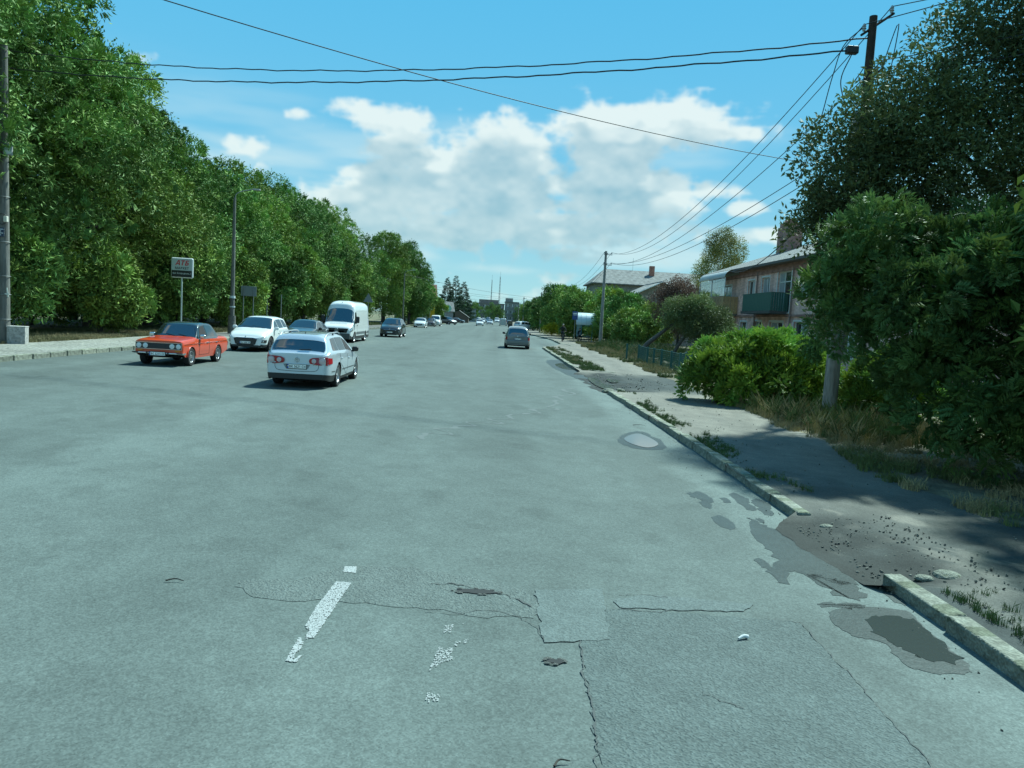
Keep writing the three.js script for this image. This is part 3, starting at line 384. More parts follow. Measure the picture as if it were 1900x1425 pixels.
// orange saloon with a dark roof
function orangeSaloon() {
  const L = 4.12, o = thing('saloon_car', 'orange red boxy saloon car with dark roof and four round headlights', 'car', [-10.95, 0, -27.0], -Math.PI / 2);
  const orange = paint([0.60, 0.052, 0.008]), darkTop = paint([0.016, 0.030, 0.032]);
  const F = makeCar({ L, W: 1.61, H: 1.44, wb: 2.42, fo: 0.68, r: 0.30, clear: 0.24, tumble: 0.30, crown: 0.07, roofP: 4, round: 0.05, nip: 0.02, tuck: 0.05, shoulder: 0.03, track: 0.10, spokes: 8,
    plan: [[-2.06, 0.03], [-1.5, 0], [1.4, 0], [2.06, 0.03]],
    top: [[-2.06, 0.86], [-1.98, 0.93], [-1.25, 0.955], [-0.80, 1.38], [-0.62, 1.42], [-0.1, 1.44], [0.28, 1.41], [0.42, 1.37], [0.88, 0.945], [1.1, 0.93], [1.9, 0.875], [2.03, 0.845], [2.06, 0.83]],
    belt: [[-2.06, 0.84], [-1.2, 0.875], [1.0, 0.875], [2.06, 0.80]], bottom: [[-2.06, 0.42], [-1.6, 0.30], [-1.2, 0.25], [1.2, 0.25], [1.8, 0.3], [2.06, 0.42]],
    paint: orange, roofPaint: darkTop, which: (x, y, j) => (j >= 9 && x > -1.16 && x < 0.86 && y > 0.90 ? 'roof' : 'body'), ws: [0.86, 0.45], rw: [-1.2, -0.84], wsIn: 0.03, side: [[-0.12, 0.62, 0.0, 0.36, true], [-0.86, -0.18, -0.66, -0.06], [0.64, 0.78, 0.40, 0.45]], doors: [[-0.14, 0.72], [-1.0, -0.17]], mirror: [0.62, 0.93], mirrorMat: chromeMat, handle: chromeMat, rim: rimMat, n: 70, openSide: -1 }, o);
  const x = 2.06;
  part('grille', [bx(0.03, 0.17, 0.66, x + 0.006, 0.66, 0), ...Array.from({ length: 17 }, (_, k) => bx(0.012, 0.15, 0.014, x + 0.026, 0.66, -0.32 + k * 0.04))], mat([0.05, 0.055, 0.06], 0.4, { metalness: 0.5 }), o);
  for (const z of [0.54, -0.54]) part('grille_surround', bx(0.025, 0.2, 0.42, x + 0.002, 0.66, z), blackPlastic, o);
  part('grille_trim', [bx(0.03, 0.014, 1.5, x + 0.012, 0.765, 0), bx(0.03, 0.014, 1.5, x + 0.012, 0.557, 0), bx(0.03, 0.2, 0.014, x + 0.012, 0.66, 0.745), bx(0.03, 0.2, 0.014, x + 0.012, 0.66, -0.745)], chromeMat, o);
  for (const z of [-0.64, -0.43, 0.43, 0.64]) { const h = part('headlight', [lampDisc(0.076, x + 0.012, 0.66, z, 1)], lampGlass, o); part('lamp_ring', new THREE.TorusGeometry(0.078, 0.01, 6, 22).rotateY(Math.PI / 2).translate(x + 0.02, 0.66, z), chromeMat, h); }
  for (const z of [-0.6, 0.6]) part('indicator', rbx(0.03, 0.05, 0.16, 0.01, x + 0.008, 0.505, z), amberLamp, o);
  part('bumper', [rbx(0.09, 0.05, 1.56, 0.02, x + 0.07, 0.425, 0), bx(0.28, 0.05, 0.03, x - 0.06, 0.425, 0.79), bx(0.28, 0.05, 0.03, x - 0.06, 0.425, -0.79)], chromeMat, o);
  part('bumper_strip', [rbx(0.05, 0.035, 0.2, 0.015, x + 0.11, 0.44, 0.72), rbx(0.05, 0.035, 0.2, 0.015, x + 0.11, 0.44, -0.72), rbx(0.06, 0.1, 0.05, 0.015, x + 0.11, 0.42, 0.34), rbx(0.06, 0.1, 0.05, 0.015, x + 0.11, 0.42, -0.34)], blackPlastic, o);
  part('bumper', rbx(0.09, 0.06, 1.56, 0.02, -x - 0.06, 0.43, 0), chromeMat, o);
  for (const z of [-0.66, 0.66]) part('tail_light', rbx(0.03, 0.16, 0.24, 0.02, -x - 0.006, 0.66, z), redLamp, o);
  for (const sg of [-1, 1]) { part('side_crease', F.sidePatch([[-1.96, 0.755], [1.96, 0.715], [1.96, 0.728], [-1.96, 0.768]], 0.008, sg, 30, 1), chromeMat, o); part('side_crease', F.sidePatch([[-0.74, 0.47], [0.98, 0.47], [0.98, 0.478], [-0.74, 0.478]], 0.008, sg, 12, 1), orange, o);
    for (const wx of [F.xf, F.xr]) part('arch_lip', new THREE.TorusGeometry(0.345, 0.016, 5, 24, Math.PI).translate(wx, 0.31, sg * 0.80), orange, o);
    part('window_trim', F.sidePatch([[-0.9, 0.892], [0.84, 0.892], [0.84, 0.906], [-0.9, 0.906]], 0.010, sg, 16, 1), chromeMat, o); part('mud_flap', bx(0.012, 0.2, 0.2, F.xr - 0.36, 0.22, sg * 0.68), tyreMat, o); }
  part('wiper', [rod(V3(0.9, 0.965, -0.1), V3(0.80, 1.03, 0.32), 0.007), rod(V3(0.9, 0.965, -0.5), V3(0.80, 1.03, -0.1), 0.007)], blackPlastic, o);
  plate('BC 2215 EX', x + 0.135, 0.41, 1, o, 0.52); return o;
}
orangeSaloon();

// silver estate seen from behind
function silverEstate() {
  const L = 4.77, o = thing('estate_car', 'silver estate car with roof rails and red tail lights', 'car', [-5.27, 0, -22.75], Math.PI / 2);
  const silver = mat([0.53, 0.60, 0.65], 0.30, { metalness: 0.35, clearcoat: 1, clearcoatRoughness: 0.05 });
  const F = makeCar({ L, W: 1.82, H: 1.5, wb: 2.71, fo: 0.95, r: 0.325, clear: 0.17, tumble: 0.50, crown: 0.085, roofP: 3.2, round: 0.34, nip: 0.16, shoulder: 0.02, tuck: 0.07,
    top: [[-2.385, 0.93], [-2.33, 0.985], [-2.28, 1.02], [-2.0, 1.40], [-1.9, 1.445], [-1.2, 1.48], [-0.2, 1.49], [0.25, 1.44], [0.62, 1.25], [1.12, 1.0], [1.3, 0.965], [2.0, 0.84], [2.28, 0.68], [2.385, 0.58]],
    belt: [[-2.385, 0.90], [-2.1, 0.985], [0.9, 0.90], [2.385, 0.62]], bottom: [[-2.385, 0.26], [-2.1, 0.2], [-1.9, 0.19], [1.9, 0.19], [2.2, 0.2], [2.385, 0.28]],
    paint: silver, which: (x, y, j) => (y < (x < -1.6 ? 0.40 : 0.30) && j < 9 ? 'trim' : 'body'), ws: [1.1, 0.3], rw: [-2.28, -2.0], rwIn: 0.05, side: [[-0.02, 0.86, 0.04, 0.42, true], [-0.98, -0.08, -0.92, -0.04], [-1.78, -1.05, -1.55, -0.99]], sideMat: clearGlass, doors: [[-0.05, 0.95], [-1.08, -0.08]], mirror: [0.78, 0.95], strip: [0.46, 0.48], rim: rimMat, spokes: 5, openSide: 1, n: 90 }, o);
  const X = -L / 2;
  // tail lights wrap the corners
  const lampShape = sg => extr([[0.335, 0.755], [0.36, 0.70], [0.58, 0.665], [0.80, 0.66], [0.80, 0.865], [0.62, 0.855], [0.42, 0.835], [0.35, 0.80]].map(([a, b]) => [a * sg, b]), 0.03, { bevelEnabled: true, bevelSize: 0.012, bevelThickness: 0.012, bevelSegments: 2 });
  for (const sg of [-1, 1]) {
    const g = lampShape(sg); g.rotateY(-Math.PI / 2); const p = g.attributes.position;             // shape x -> z, depth -> -x
    for (let i = 0; i < p.count; i++) { const z = p.getZ(i), d = Math.max(0, Math.abs(z) - 0.58); p.setX(i, X - 0.014 + p.getX(i) * 0.5 + d * d * 1.7); }
    g.computeVertexNormals(); const t = part('tail_light', g, redLamp, o);
    const bend = z => X + Math.max(0, Math.abs(z) - 0.58) ** 2 * 1.7 - 0.018;
    for (const [R, zz] of [[0.078, 0.685], [0.05, 0.465]]) { part('lamp_lens', lampDisc(R, bend(zz) - 0.018, 0.76, sg * zz, -1), mat([0.55, 0.42, 0.42], 0.15, { ior: 1.6 }), t); part('lamp_ring', new THREE.TorusGeometry(R * 1.1, 0.008, 6, 22).rotateY(Math.PI / 2).translate(bend(zz) - 0.026, 0.76, sg * zz), chromeMat, t); }
    part('tail_light', F.sidePatch([[X + 0.10, 0.675], [X + 0.36, 0.70], [X + 0.34, 0.84], [X + 0.10, 0.855]], 0.012, sg, 6, 3), redLamp, o);
    const rail = [V3(0.12, F.edge(0.12) + 0.03, sg * (F.half(0.1, F.edge(0.1)) - 0.03)), V3(0.0, F.edge(0) + 0.09, sg * (F.half(0, F.edge(0)) - 0.03)), V3(-0.9, F.edge(-0.9) + 0.1, sg * (F.half(-0.9, F.edge(-0.9)) - 0.03)), V3(-1.7, F.edge(-1.7) + 0.09, sg * (F.half(-1.7, F.edge(-1.7)) - 0.03)), V3(-1.85, F.edge(-1.85) + 0.02, sg * (F.half(-1.85, F.edge(-1.85)) - 0.03))];
    part('roof_rail', tube(rail, 0.02, 0.02, 7, 24), mat([0.30, 0.32, 0.33], 0.4, { metalness: 0.5 }), o);
    part('rail_foot', bx(0.07, 0.09, 0.03, -0.85, F.edge(-0.85) + 0.045, sg * (F.half(-0.85, F.edge(-0.85)) - 0.03)), blackPlastic, o);
    part('bumper_strip', F.sidePatch([[X + 0.3, 0.46], [X + 0.68, 0.46], [X + 0.68, 0.48], [X + 0.3, 0.48]], 0.012, sg, 6, 1), blackPlastic, o);
  }
  // tailgate outline, plate recess
  const line = (pts, w) => tube(pts.map(([z, y]) => V3(X - 0.001 + Math.max(0, Math.abs(z) - 0.58) ** 2 * 3, y, z)), w, w, 4, 40);
  part('tailgate_seam', line([[-0.585, 0.66], [-0.575, 0.56], [-0.52, 0.50], [-0.3, 0.475], [0, 0.468], [0.3, 0.475], [0.52, 0.50], [0.575, 0.56], [0.585, 0.66]], 0.006), underMat, o);
  const rec = part('plate_recess', extr([[-0.36, 0.655], [0.36, 0.655], [0.30, 0.545], [-0.30, 0.545]], 0.004).rotateY(-Math.PI / 2).translate(X - 0.002, 0, 0), mat([0.20, 0.23, 0.25], 0.4, { metalness: 0.4 }), o);
  part('handle_bar', rbx(0.03, 0.02, 0.66, 0.008, X - 0.012, 0.668, 0), silver, o);
  plate('BK 3621 CH', X - 0.018, 0.597, -1, o, 0.52);
  emblem(0.062, X - 0.018, 0.775, 0, -1, o);
  part('model_badge', [bx(0.006, 0.022, 0.022, X - 0.008, 0.645, 0.45), bx(0.006, 0.022, 0.03, X - 0.008, 0.645, 0.49), bx(0.006, 0.022, 0.024, X - 0.008, 0.645, 0.53)], chromeMat, o);
  part('rear_spoiler', F.topPatch(-2.08, -1.93, 0.04, 0.02, 4, 14), silver, o);
  part('rear_wiper', rod(V3(-2.285, 1.055, 0.02), V3(-2.27, 1.075, 0.34), 0.008), blackPlastic, o);
  part('aerial', new THREE.ConeGeometry(0.022, 0.09, 6).translate(-1.55, F.top(-1.55) + 0.03, 0), blackPlastic, o);
  headPatch(F, [[2.0, 0.62], [2.36, 0.58], [2.34, 0.66], [1.95, 0.76]], lampGlass, o);
  return o;
}
silverEstate();

// white crossover
const whitePaint = paint([0.70, 0.73, 0.72]);
const skyGlass = glassMat;
function crossover(x, z, heading, col, name, label, white) {
  const L = 4.37, o = thing(name, label, 'car', [x, 0, z], heading), p = col;
  const F = makeCar({ L, W: 1.84, H: 1.63, wb: 2.61, fo: 0.92, r: 0.345, clear: 0.20, tumble: 0.46, crown: 0.10, roofP: 3, round: 0.5, nip: 0.27, tuck: 0.06,
    top: [[-2.185, 0.80], [-2.12, 0.98], [-1.95, 1.18], [-1.7, 1.48], [-1.5, 1.57], [-0.8, 1.635], [-0.1, 1.62], [0.25, 1.54], [1.0, 1.10], [1.15, 1.05], [1.8, 0.93], [2.05, 0.80], [2.185, 0.64]],
    belt: [[-2.185, 0.86], [-1.5, 1.08], [0.9, 0.99], [2.185, 0.68]], bottom: [[-2.185, 0.28], [-1.9, 0.23], [1.7, 0.23], [2.0, 0.22], [2.185, 0.28]],
    paint: p, which: (x, y, j) => (y < 0.33 && j < 9 ? 'trim' : 'body'), ws: [1.05, 0.16], wsMat: skyGlass, rw: [-2.05, -1.62], side: [[-0.05, 0.72, 0.0, 0.30], [-0.85, -0.1, -0.78, -0.06], [-1.55, -0.92, -1.3, -0.86]], sideMat: clearGlass, doors: [[-0.08, 0.9], [-1.0, -0.11]], mirror: [0.72, 1.04], mirrorMat: p, rim: white ? darkRim : rimMat, spokes: 5, n: 84 }, o);
  const X = L / 2;
  const g = part('grille', extr([[-0.44, 0.62], [0.44, 0.62], [0.52, 0.60], [0.44, 0.36], [0.36, 0.33], [-0.36, 0.33], [-0.44, 0.36], [-0.52, 0.60]], 0.03, { bevelEnabled: true, bevelSize: 0.01, bevelThickness: 0.01 }).rotateY(Math.PI / 2).translate(X - 0.015, 0, 0), blackPlastic, o);
  for (let k = 0; k < 4; k++) part('grille_bar', bx(0.012, 0.012, 0.86 - Math.abs(k - 1) * 0.04, X + 0.03, 0.56 - k * 0.055, 0), mat([0.12, 0.13, 0.13], 0.3, { metalness: 0.8 }), g);
  part('grille_trim', tube([V3(X + 0.02, 0.58, -0.52), V3(X + 0.02, 0.635, -0.4), V3(X + 0.026, 0.642, 0), V3(X + 0.02, 0.635, 0.4), V3(X + 0.02, 0.58, 0.52)], 0.012, 0.012, 6, 24), chromeMat, o);
  part('lower_intake', rbx(0.06, 0.1, 1.2, 0.03, X - 0.02, 0.26, 0), blackPlastic, o);
  headPatch(F, [[X - 0.62, 0.84], [X - 0.14, 0.68], [X - 0.20, 0.76], [X - 0.60, 0.91]], lampGlass, o);
  for (const sg of [-1, 1]) { const f = part('fog_lamp_housing', F.sidePatch([[X - 0.36, 0.42], [X - 0.06, 0.44], [X - 0.08, 0.55], [X - 0.40, 0.56]], 0.012, sg, 6, 4), blackPlastic, o); part('fog_lamp', new THREE.SphereGeometry(0.045, 10, 8).scale(0.5, 1, 1).translate(X - 0.13, 0.49, sg * (F.half(X - 0.13, 0.49) + 0.0)), reflMat, f); }
  part('badge', bx(0.015, 0.05, 0.045, X - 0.03, 0.70, 0), chromeMat, o);
  part('wiper', [rod(V3(1.06, 1.10, -0.55), V3(0.96, 1.18, 0.1), 0.008), rod(V3(1.06, 1.10, 0.0), V3(0.96, 1.18, 0.6), 0.008)], blackPlastic, o);
  for (const sg of [-1, 1]) part('tail_light', F.sidePatch([[-X + 0.06, 0.80], [-X + 0.4, 0.86], [-X + 0.4, 0.98], [-X + 0.12, 0.95]], 0.01, sg, 4, 3), redLamp, o);
  plate(white ? 'BK 1808 HK' : 'BK 7730 IA', X + 0.05, 0.43, 1, o, 0.50);
  return o;
}
crossover(-11.35, -36.9, -Math.PI / 2, whitePaint, 'crossover_car', 'white rounded crossover car with wide black grille', true);

// general builder for the other cars
const kinds = {
  saloon: { L: 4.6, W: 1.78, H: 1.46, wb: 2.65, fo: 0.9, r: 0.315, clear: 0.17, tumble: 0.5, round: 0.4, nip: 0.2, top: [[-2.3, 0.78], [-2.2, 1.0], [-1.75, 1.05], [-1.0, 1.40], [-0.6, 1.455], [0.1, 1.46], [0.35, 1.40], [1.1, 1.0], [1.25, 0.97], [2.0, 0.84], [2.2, 0.74], [2.3, 0.58]], belt: [[-2.3, 0.86], [-1.8, 0.96], [0.9, 0.90], [2.3, 0.62]], ws: [1.08, 0.33], rw: [-1.68, -1.0], side: [[-0.05, 0.82, 0, 0.42], [-1.2, -0.1, -0.9, -0.06]], doors: [[-0.07, 0.9], [-1.05, -0.1]], mirror: [0.78, 0.94] },
  hatch: { L: 4.0, W: 1.7, H: 1.48, wb: 2.5, fo: 0.8, r: 0.3, clear: 0.16, tumble: 0.48, round: 0.42, nip: 0.2, top: [[-2.0, 0.75], [-1.95, 0.95], [-1.55, 1.36], [-1.35, 1.43], [-0.3, 1.48], [0.2, 1.42], [0.95, 1.0], [1.1, 0.96], [1.75, 0.84], [1.92, 0.72], [2.0, 0.58]], belt: [[-2, 0.86], [-1.6, 0.97], [0.8, 0.9], [2, 0.62]], ws: [0.95, 0.22], rw: [-1.88, -1.54], side: [[-0.05, 0.7, 0, 0.3], [-0.95, -0.1, -0.9, -0.06]], doors: [[-0.07, 0.8], [-0.9, -0.1]], mirror: [0.68, 0.93] },
  suv: { L: 4.55, W: 1.84, H: 1.7, wb: 2.68, fo: 0.9, r: 0.355, clear: 0.22, tumble: 0.42, round: 0.4, nip: 0.22, top: [[-2.275, 0.9], [-2.22, 1.08], [-1.95, 1.5], [-1.75, 1.62], [-0.5, 1.7], [0.1, 1.66], [0.35, 1.58], [1.0, 1.14], [1.15, 1.09], [1.95, 0.98], [2.15, 0.86], [2.275, 0.66]], belt: [[-2.275, 0.98], [-1.8, 1.1], [0.9, 1.03], [2.275, 0.72]], ws: [0.98, 0.3], rw: [-2.18, -1.92], side: [[-0.02, 0.74, 0.02, 0.38], [-0.9, -0.08, -0.86, -0.04], [-1.75, -0.97, -1.55, -0.93]], doors: [[-0.05, 0.9], [-1, -0.08]], mirror: [0.75, 1.06] },
  mpv: { L: 4.34, W: 1.84, H: 1.64, wb: 2.7, fo: 0.86, r: 0.33, clear: 0.17, tumble: 0.44, round: 0.42, nip: 0.2, top: [[-2.17, 0.86], [-2.13, 1.04], [-1.9, 1.46], [-1.72, 1.56], [-0.7, 1.64], [0.1, 1.58], [0.4, 1.46], [1.1, 1.1], [1.3, 1.04], [1.85, 0.88], [2.08, 0.74], [2.17, 0.6]], belt: [[-2.17, 0.96], [-1.8, 1.03], [0.9, 0.97], [2.17, 0.66]], ws: [1.1, 0.2], rw: [-2.1, -1.88], side: [[0, 0.72, 0.02, 0.4], [-0.88, -0.06, -0.84, -0.03], [-1.65, -0.95, -1.5, -0.9]], doors: [[-0.03, 0.9], [-0.96, -0.06]], mirror: [0.78, 1.02] },
  minivan: { L: 4.8, W: 1.88, H: 1.95, wb: 2.92, fo: 0.9, r: 0.33, clear: 0.2, tumble: 0.22, crown: 0.1, round: 0.3, nip: 0.14, top: [[-2.4, 1.75], [-2.36, 1.86], [-2.2, 1.93], [0, 1.95], [0.7, 1.9], [0.95, 1.8], [1.62, 1.16], [1.75, 1.1], [2.2, 0.96], [2.34, 0.84], [2.4, 0.66]], belt: [[-2.4, 1.06], [1.4, 1.06], [2.4, 0.7]], ws: [1.6, 0.98], side: [[0.5, 1.35, 0.55, 1.0], [-0.9, 0.42, -0.88, 0.46], [-2.1, -1, -2.08, -0.97]], doors: [[0.45, 1.45]], mirror: [1.35, 1.1] },
  van: { L: 6.9, W: 1.99, H: 2.73, wb: 4.0, fo: 1.0, r: 0.35, clear: 0.24, tumble: 0.07, bow: 0.03, crown: 0.34, roofP: 3.2, round: 0.22, nip: 0.1, tuck: 0.03, shoulder: 0.005, track: 0.13, top: [[-3.45, 2.45], [-3.42, 2.6], [-3.3, 2.69], [-2.6, 2.73], [1.3, 2.73], [1.75, 2.68], [2.05, 2.52], [2.2, 2.2], [2.74, 1.32], [2.84, 1.24], [3.2, 1.12], [3.38, 1.0], [3.45, 0.82]], belt: [[-3.45, 1.2], [2.4, 1.2], [2.9, 1.12], [3.45, 0.8]], ws: [2.72, 2.2], wsIn: u => 0.05, n: 110, mirror: [2.3, 1.4] },
};
function car(kind, x, z, heading, col, label, o = {}) {
  const k = kinds[kind], p = o.metal ? mat(col, 0.32, { metalness: 0.4, clearcoat: 1, clearcoatRoughness: 0.06 }) : paint(col), root = thing(o.name || `${kind === 'suv' ? 'off_road' : kind === 'hatch' ? 'hatchback' : kind === 'mpv' ? 'people_carrier' : kind}_car`.replace('minivan_car', 'minivan').replace('van_car', 'van'), label, o.cat || 'car', [x, 0, z], heading, o.group), far = o.far;
  const F = makeCar({ ...k, paint: p, n: far ? 40 : k.n, doors: far > 1 ? [] : k.doors, wsMat: o.wsMat || (o.sky ? skyGlass : glassMat), sideMat: o.sideMat, mirrorMat: o.mirrorMat, which: (_x, y, j) => (y < (o.trim ?? k.clear + 0.1) && j < 9 ? 'trim' : 'body') }, root), X = k.L / 2, yb = k.top[k.top.length - 1][1];
  headPatch(F, [[X - 0.5, yb + 0.12], [X - 0.06, yb - 0.02], [X - 0.1, yb + 0.06], [X - 0.46, yb + 0.24]].map(([a, b]) => [a, Math.min(b, F.beltY(a) - 0.01)]), lampGlass, root);
  part('grille', rbx(0.05, 0.16, k.W * 0.5, 0.02, X - 0.005, yb - 0.08, 0), blackPlastic, root);
  const yt = k.top[0][1] - 0.02;
  for (const sg of [-1, 1]) part('tail_light', F.sidePatch([[-X + 0.03, Math.min(yt - 0.2, 1.1)], [-X + 0.28, Math.min(yt - 0.18, 1.1)], [-X + 0.26, Math.min(yt, 1.4)], [-X + 0.04, Math.min(yt, 1.4)]], 0.012, sg, 4, 3), redLamp, root);
  plate(o.plate || 'BK 4418 AE', X + 0.025, Math.max(0.4, yb - 0.22), 1, root, 0.5); plate(o.plate || 'BK 4418 AE', -X - 0.014, Math.min(0.75, yt - 0.12), -1, root, 0.5);
  return { root, F, p };
}
// dark saloon between the crossover and the van
car('saloon', -10.95, -44.3, -Math.PI / 2, [0.06, 0.075, 0.08], 'dark grey saloon car queuing behind the white crossover', { metal: true, sky: true, sideMat: clearGlass, plate: 'BK 9043 EB' });
// tall white van
{
  const { root, F } = car('van', -10.15, -52.2, -Math.PI / 2, [0.70, 0.73, 0.72], 'tall white panel van with black grille and grey side strip', { name: 'panel_van', cat: 'van', trim: 0.45, plate: 'BK 5126 HM' }), X = 3.45, k = kinds.van;
  part('grille', extr([[-0.74, 0.98], [0.74, 0.98], [0.64, 0.70], [-0.64, 0.70]], 0.05).rotateY(Math.PI / 2).translate(X - 0.03, -0.04, 0), blackPlastic, root);
  emblem(0.10, X + 0.035, 0.82, 0, 1, root);
  part('bumper', rbx(0.16, 0.36, 1.72, 0.05, X - 0.02, 0.44, 0), mat([0.07, 0.08, 0.08], 0.6), root);
  for (const sg of [-1, 1]) {
    const sl = sg;
    part('side_window', F.sidePatch([[1.68, 1.26], [2.42, 1.26], [2.12, 1.98], [1.70, 2.02]], 0.01, sg, 8, 6), glassMat, root);
    part('side_strip', F.sidePatch([[-1.15, 0.56], [1.95, 0.56], [1.95, 0.72], [-1.15, 0.72]], 0.016, sg, 24, 3), mat([0.10, 0.115, 0.12], 0.6), root);
    part('side_strip', F.sidePatch([[-3.3, 0.56], [-2.05, 0.56], [-2.05, 0.72], [-3.3, 0.72]], 0.016, sg, 10, 3), mat([0.10, 0.115, 0.12], 0.6), root);
    part('door_seam', F.sidePatch([[1.60, 0.4], [1.615, 0.4], [1.615, 2.06], [1.60, 2.06]], 0.006, sg, 1, 12), underMat, root);
    part('panel_groove', F.sidePatch([[-3.2, 2.08], [1.6, 2.08], [1.6, 2.095], [-3.2, 2.095]], 0.005, sg, 20, 1), mat([0.35, 0.37, 0.37], 0.6), root);
    part('panel_groove', F.sidePatch([[-3.2, 1.22], [1.55, 1.10], [1.55, 1.115], [-3.2, 1.235]], 0.005, sg, 20, 1), mat([0.35, 0.37, 0.37], 0.6), root);
    part('door_handle', rbx(0.16, 0.05, 0.04, 0.015, 1.72, 1.14, sg * (F.half(1.72, 1.14) + 0.02)), blackPlastic, root);
    const m = part('mirror', [rbx(0.16, 0.42, 0.24, 0.06, 2.4, 1.52, sg * (F.half(2.4, 1.5) + 0.2)), bx(0.06, 0.06, 0.2, 2.36, 1.36, sg * (F.half(2.4, 1.4) + 0.08))], blackPlastic, root);
    part('headlight', F.sidePatch([[X - 0.42, 0.80], [X - 0.03, 0.76], [X - 0.1, 0.98], [X - 0.40, 1.07]], 0.02, sg, 6, 4), reflMat, root);
  }
  part('bonnet_vent', bx(0.06, 0.012, 1.1, 2.88, F.top(2.88) - 0.005, 0), blackPlastic, root);
  part('roof_aerial', new THREE.ConeGeometry(0.03, 0.12, 6).translate(1.95, F.top(1.95) + 0.03, 0), blackPlastic, root);
}
// black crossover on the road behind the van
{ const o = crossover(-8.9, -66.3, -Math.PI / 2, paint([0.012, 0.016, 0.017]), 'crossover_car', 'black crossover car driving behind the white van', false); }
// grey people carrier driving away
{
  const { root, F } = car('mpv', 1.66, -56.6, Math.PI / 2, [0.135, 0.155, 0.16], 'dark grey people carrier driving away near the kerb', { metal: true, trim: 0.34, plate: 'BK 2707 BI' });
  part('rear_bumper', rbx(0.1, 0.26, 1.6, 0.05, -2.16, 0.5, 0), mat([0.135, 0.155, 0.16], 0.35, { metalness: 0.4, clearcoat: 1 }), root);
  part('badge', lampDisc(0.05, -2.175, 0.92, 0, -1), chromeMat, root); part('aerial', rod(V3(-1.3, 1.62, 0), V3(-1.5, 1.78, 0), 0.008), blackPlastic, root);
}
// cars farther along
const OUT = Math.PI / 2, IN = -Math.PI / 2;
car('saloon', -11.3, -115, IN, [0.66, 0.69, 0.69], 'white saloon parked at the kerb ahead of the white minivan', { far: 1, sky: true });
car('hatch', -10.95, -128.5, IN, [0.07, 0.065, 0.07], 'small dark maroon car parked between white saloon and minivan', { far: 1 });
car('minivan', -10.75, -137, IN, [0.68, 0.70, 0.68], 'white minivan parked below the yellow banner', { far: 1, cat: 'van' });
car('suv', -10.4, -166, IN + 0.75, [0.03, 0.035, 0.04], 'dark off-road car turned across the kerb beside the gabled house', { far: 1 });
car('saloon', -10.6, -205, IN + 1.3, [0.025, 0.03, 0.04], 'dark blue saloon standing sideways beyond the off-road car', { far: 1 });
car('hatch', -3.55, -172, IN, [0.62, 0.65, 0.65], 'white hatchback driving towards the junction in the middle lane', { far: 1, sky: true });
car('saloon', -1.6, -212, IN, [0.42, 0.46, 0.48], 'silver saloon following the white hatchback', { far: 2, metal: true });
car('hatch', -4.1, -238, IN, [0.6, 0.62, 0.62], 'white car half hidden behind the silver saloon', { far: 2 });
car('minivan', 1.95, -196, OUT, [0.38, 0.42, 0.43], 'silver minivan with dark rear driving away', { far: 1, metal: true, cat: 'van' });
car('hatch', 4.0, -222, OUT, [0.08, 0.09, 0.1], 'dark hatchback driving away beside the silver minivan', { far: 2 });
{ const { root } = car('suv', 5.55, -141, OUT - 0.85, [0.66, 0.69, 0.69], 'white off-road car stopped slantwise with its tail door open', { far: 1 });
  const d = part('tail_door', [rbx(0.08, 1.25, 1.2, 0.04, -2.55, 1.02, -1.35)], mat([0.02, 0.022, 0.024], 0.5), root); part('rear_window', bx(0.09, 0.5, 0.9, -2.56, 1.32, -1.35), glassMat, d); }
seed(77);
for (let i = 0; i < 9; i++) { const z = -250 - i * 13 - rr(0, 6), kk = ['hatch', 'saloon', 'suv', 'minivan'][i % 4]; car(kk, [-5.2, -2.6, -6.4, 0.5, -4.6, 2.2, -7.2, -3.4, -5.8][i], z, i % 3 === 2 ? OUT : IN, [[0.6, 0.62, 0.62], [0.1, 0.11, 0.12], [0.45, 0.48, 0.5]][i % 3], 'small distant car in the far traffic before the grey buildings', { far: 2, group: 'distant traffic' }); }
// ------------------------------------------------------------------ trees, shrubs, grass
const leafMat = (c, o = {}) => mat(c, 0.55, { transmission: 0.45, thickness: 0, side: THREE.DoubleSide, specularIntensity: 0.3, ...o });
const barkMat = concrete([0.13, 0.115, 0.095]), darkBark = barkMat;
function leafGeo(list) {                                     // leaves: [base, direction, side, length, width], each two folded halves
  const pos = [];
  for (const [b, d, s, l, w] of list) { const n = V3().crossVectors(d, s).normalize(), t = b.clone().addScaledVector(d, l).addScaledVector(n, -l * 0.12), m = b.clone().addScaledVector(d, l * 0.45), f = n.clone().multiplyScalar(w * 0.22), A = m.clone().addScaledVector(s, w / 2).add(f), B = m.clone().addScaledVector(s, -w / 2).add(f); for (const p of [b, A, t, b, t, B]) pos.push(p.x, p.y, p.z); }
  const g = new THREE.BufferGeometry(); g.setAttribute('position', new THREE.Float32BufferAttribute(pos, 3)); g.computeVertexNormals(); return g;
}
const rdir = () => { const y = rr(-1, 1), a = rr(0, 6.2832), r = Math.sqrt(1 - y * y); return V3(r * Math.cos(a), y, r * Math.sin(a)); };
const across = d => { const s = V3().crossVectors(d, rdir()); return s.lengthSq() < 1e-4 ? V3(1, 0, 0) : s.normalize(); };
function sprig(n, span, l, w) {                              // a clump of single leaves along twigs, y is outward
  const list = []; for (let i = 0; i < n; i++) { const b = rdir().multiplyScalar(span * Math.cbrt(rnd()) * 0.5); b.y = b.y * 0.8 + span * 0.15; const d = rdir().add(V3(0, 0.1, 0)).add(b.clone().multiplyScalar(1.4 / span)).normalize(); list.push([b, d, across(d), l * rr(0.7, 1.2), w * rr(0.75, 1.2)]); } return leafGeo(list);
}
